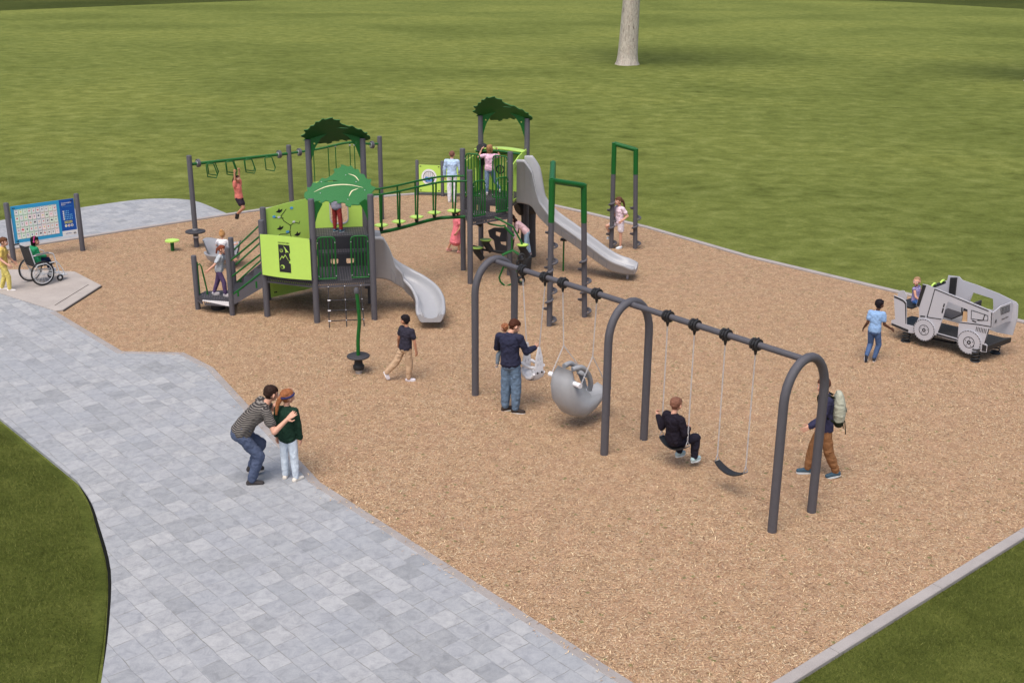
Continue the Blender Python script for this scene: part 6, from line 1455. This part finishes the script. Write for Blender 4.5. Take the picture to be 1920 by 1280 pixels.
# 11 girl with hand on hip
person('girl in pale t-shirt and white shorts, hand on hip, one foot on a spiral step', G(1163, 466), 1.40, (-.75, -.45), dict(
    torso=(-.03, 0, 1), th_l=(0, 0, -1), sh_l=(.02, 0, -1), th_r=(-.78, .15, -.30), sh_r=(.42, .1, -.9), ua_l=(.55, .05, -.75), fa_l=(-.65, -.45, -.45), ua_r=(-.10, .25, -.9), fa_r=(-.05, -.1, -1), look=(-.9, -.4, -.05)),
    'light', ('ponytail', (92, 62, 46), 1.2), ('tee', (226, 204, 216)), ('shorts', (232, 222, 230)), ((214, 222, 228), (236, 236, 238)), anchor='l')
# 12 running boy
person('boy in charcoal t-shirt and beige trousers hurrying past the spinner toward the swings', G(766, 714), 1.28, (.55, .8), dict(
    torso=(.10, .03, 1), th_r=(.08, .05, -1), sh_r=(-.08, 0, -1), th_l=(-.42, -.06, -.9), sh_l=(-.68, -.06, -.75), ua_r=(.22, -.1, -1), fa_r=(.12, .1, -1), ua_l=(-.30, .15, -1), fa_l=(-.1, .5, -.7), ft_r=(.95, .1, 0), ft_l=(.35, .0, -.9), look=(-.7, .5, -.05)),
    'tan', ('short', (30, 24, 28)), ('tee', (50, 48, 60)), ('loose', (186, 158, 130)), ((216, 212, 218), (232, 230, 232)), anchor='r')
# 13 man holding a child
rt, Jm, Q = person('man in navy jumper and blue jeans standing with his back turned at the bucket swing', G(957, 771), 1.69, (.35, .85), dict(
    torso=(-.06, .05, 1), chest_dir=(-.04, .06, 1), th_r=(.06, -.02, -1), sh_r=(-.03, -.05, -1), th_l=(-.02, .04, -1), sh_l=(-.03, 0, -1), ua_r=(.40, .12, -1), fa_r=(.45, .55, .05), ua_l=(-.12, .45, -.85), fa_l=(.35, .7, .25), ft_r=(.95, -.15, 0), ft_l=(.7, .3, 0), look=(.75, .35, -.45), head_up=(.15, .2, 1)),
    'light', ('short', (72, 40, 28)), ('baggy', (44, 46, 66)), ('loose', (98, 118, 140)), ((58, 48, 44), (220, 218, 216)), build=1.04)
hd_c = Q['nb'] + V3(-.07, .20, -.06)
person('small red haired child held against the shoulder of the man in navy', hd_c, .82, (-.2, -1), dict(
    torso=(-.02, -.25, 1), th_r=(-.55, -.5, -.55), th_l=(.55, -.5, -.55), sh_r=(-.1, -.4, -.9), sh_l=(.1, -.4, -.9), ua_r=(.3, -.6, -.2), fa_r=(.3, -.8, .15), ua_l=(.55, -.35, -.3), fa_l=(.65, -.4, .1), look=(-.5, .5, .0)),
    'light', ('messy', (150, 98, 68)), ('long', (150, 140, 132)), ('trousers', (110, 120, 130)), ((150, 130, 120), (200, 200, 200)), anchor='head')
# 15 crouching man, 16 girl in green
gr_, Jg, Qg = person('girl in dark green jumper and white trousers with a red ponytail facing the play bed', G(545, 899), 1.46, (.30, .95), dict(
    th_r=(.06, -.06, -1), sh_r=(.03, -.05, -1), th_l=(-.04, .03, -1), sh_l=(-.03, .03, -1), ua_r=(.16, .0, -1), fa_r=(.06, .12, -1), ua_l=(-.16, .0, -1), fa_l=(-.05, .12, -1), look=(.75, .65, .05), ft_l=(.1, 1, 0), ft_r=(.6, .7, 0)),
    'light', ('ponytail', (146, 92, 58), 1.25), ('baggy', (30, 54, 42)), ('slim', (206, 216, 226)), ((222, 214, 202), (230, 226, 218)))
mb = MB(); hh = Qg['hdh']; hp2 = lambda x, y, z: Qg['hc'] + Qg['HR'] * (x * hh) + Qg['HF'] * (y * hh) + Qg['HUP'] * (z * hh)
mb.tube([hp2(.43 * math.cos(a), -.05 + .46 * math.sin(a), .14 + .05 * math.sin(a)) for a in [2 * math.pi * i / 20 for i in range(20)]], hh * .07, 8, closed=True); child(mb, 'headband', cloth('band_blue', lin((52, 52, 92))), gr_)
cr, Jc, Qc = person('man in striped grey t-shirt and jeans crouching beside the girl in green', G(472, 909), 1.80, (.9, .40), dict(
    torso=(.58, .18, .78), chest_dir=(.72, .26, .62), chest=(.85, .5), th_r=(.52, .08, -.74), sh_r=(-.36, -.08, -1), th_l=(.62, .42, -.62), sh_l=(-.42, -.05, -1), ua_r=(.42, -.42, -.85), fa_r=(.66, .35, .60), hd_r=(.7, .25, .6), palm_r=(.3, .9, -.3), curl_r=.05, ua_l=(.50, .65, -.70), fa_l=(.50, .35, .55), ft_r=(1, .1, 0), ft_l=(.95, .3, 0), look=(.85, .75, -.22)),
    'light', ('short', (48, 32, 26)), ('tee', (58, 55, 55)), ('trousers', (78, 88, 112)), ((64, 60, 60), (190, 184, 178)), anchor='r', stripe=(134, 128, 122), sscale=13, build=1.03)
# 17 boy on the belt swing
person('boy in black clothes seated on the belt swing with his back to the camera', sw(4.42, .50) + SN * .0, 1.42, tuple(SN)[:2], dict(
    torso=(-.12 * SN.x, -.12 * SN.y, 1), th_r=(SN.x + .25, SN.y - .2, .02), th_l=(SN.x, SN.y, .02), sh_r=(-.05, -.1, -1), sh_l=(-.30, -.25, -.9), ua_r=(.30, -.1, -1), fa_r=(.25, .55, .05), ua_l=(-.25, .1, -1), fa_l=(-.10, .30, .30), curl_r=1.0, curl_l=1.0, ft_r=(SN.x, SN.y, 0), ft_l=(SN.x, SN.y, 0), look=(.65, .7, -.12)),
    'light', ('short', (122, 84, 68)), ('long', (32, 28, 38)), ('trousers', (36, 34, 46)), ((176, 200, 204), (222, 230, 232)), anchor='pelvis', build=1.10)
# 18 teenager with backpack
bp_, Jb, Qb = person('teenage boy in navy jacket and brown trousers walking left behind the end arch', G(1537, 891), 1.62, (-1, .1), dict(
    torso=(-.06, 0, 1), th_r=(-.36, 0, -1), sh_r=(-.16, 0, -1), th_l=(.20, 0, -1), sh_l=(.46, .0, -1), ua_l=(-.28, -.10, -1), fa_l=(-.85, -.35, -.42), ua_r=(.1, .2, -1), fa_r=(-.2, .1, -1), ft_l=(-1, 0, -.25), ft_r=(-1, .05, 0), look=(-1, -.35, -.15)),
    'light', ('short', (96, 60, 48)), ('jacket', (52, 52, 76)), ('trousers', (138, 98, 66)), ((62, 86, 102), (206, 212, 214)))
bg_ = thing('backpack', 'pale grey green roll top backpack worn by the teenager in navy', 'backpack', tuple(Qb['chest']))
up = Qb['up']; bk_ = -Qb['fwd']; rt_ = Qb['right']; c = Qb['chest'] + bk_ * .195 + up * -.11
mb = MB(); esweep(mb, [(c - up * .20, .13, .085), (c - up * .08, .155, .105), (c + up * .10, .145, .095), (c + up * .20, .12, .07), (c + up * .25, .11, .05)], rt_)
remesh_obj(mb, 'pack', cloth('canvas_sage', lin((172, 174, 158)), var=.1), bg_, .010, 2, .012, .06)
mb = MB(); esweep(mb, [(c - up * .25, .125, .07), (c - up * .19, .14, .088)], rt_); child(mb, 'base_panel', cloth('canvas_black', lin((34, 38, 26))), bg_)
mb = MB(); mb.box(c + bk_ * .105 - up * .02, rt_ * .05, up * .025, bk_ * .012); child(mb, 'pocket', cloth('canvas_grey', lin((104, 106, 98))), bg_)
for s in (1, -1):
    mb = MB(); q = [c + up * .20 - bk_ * .08 + rt_ * .06 * s, Qb['nb'] + rt_ * .10 * s + up * .012, Qb['chest'] - bk_ * .105 + rt_ * .11 * s + up * .03, Qb['waist'] - bk_ * .02 + rt_ * .135 * s, c - up * .20 - bk_ * .05 + rt_ * .10 * s]
    mb.tube(bez(q, 4), .016, 8); child(mb, 'strap', cloth('canvas_black', lin((34, 38, 26))), bg_)
    mb = MB(); mb.tube([c - up * .16 + bk_ * .08 + rt_ * .1 * s, c - up * .38 + bk_ * .10 + rt_ * .11 * s], .008, 6); child(mb, 'loose_webbing', cloth('canvas_black', lin((34, 38, 26))), bg_)
# 19 boy in blue
person('boy in light blue shirt and blue jeans running toward the toy jeep', G(1633, 676), 1.26, (.35, .9), dict(
    torso=(.05, .06, 1), th_r=(.24, .12, -1), sh_r=(-.26, -.14, -1), th_l=(.12, .22, -1), sh_l=(-.42, -.65, -.75), ua_r=(.18, -.08, -1), fa_r=(.72, .15, -.45), ua_l=(-.2, -.1, -1), fa_l=(-.1, .5, -.6), ft_l=(-.05, -.2, -1), look=(.8, .55, -.05)),
    'dark', ('short', (26, 20, 26)), ('tee', (136, 168, 208)), ('slim', (74, 96, 134)), ((44, 46, 54), (222, 222, 226)))
# 20 toddler on the jeep
person('toddler in purple striped top sitting on the back seat of the toy jeep', jp3(600, 440, .45) + V3(-.02, 0, .05), .98, (.55, -.6), dict(
    torso=(-.04, -.02, 1), th_r=(.35, -.85, -.05), th_l=(.9, -.35, -.05), sh_r=(.45, .1, -.7), sh_l=(.2, -.2, -.9), ua_r=(.15, -.4, -.9), fa_r=(.75, -.35, -.55), ua_l=(.5, 0, -.85), fa_l=(.6, -.3, -.4), look=(-.65, -.75, .0)),
    'light', ('fuzz', (150, 118, 90)), ('tank', (92, 76, 146)), ('trousers', (70, 110, 170)), ((150, 190, 130), (220, 220, 220)), anchor='pelvis', stripe=(214, 206, 230), sscale=14)
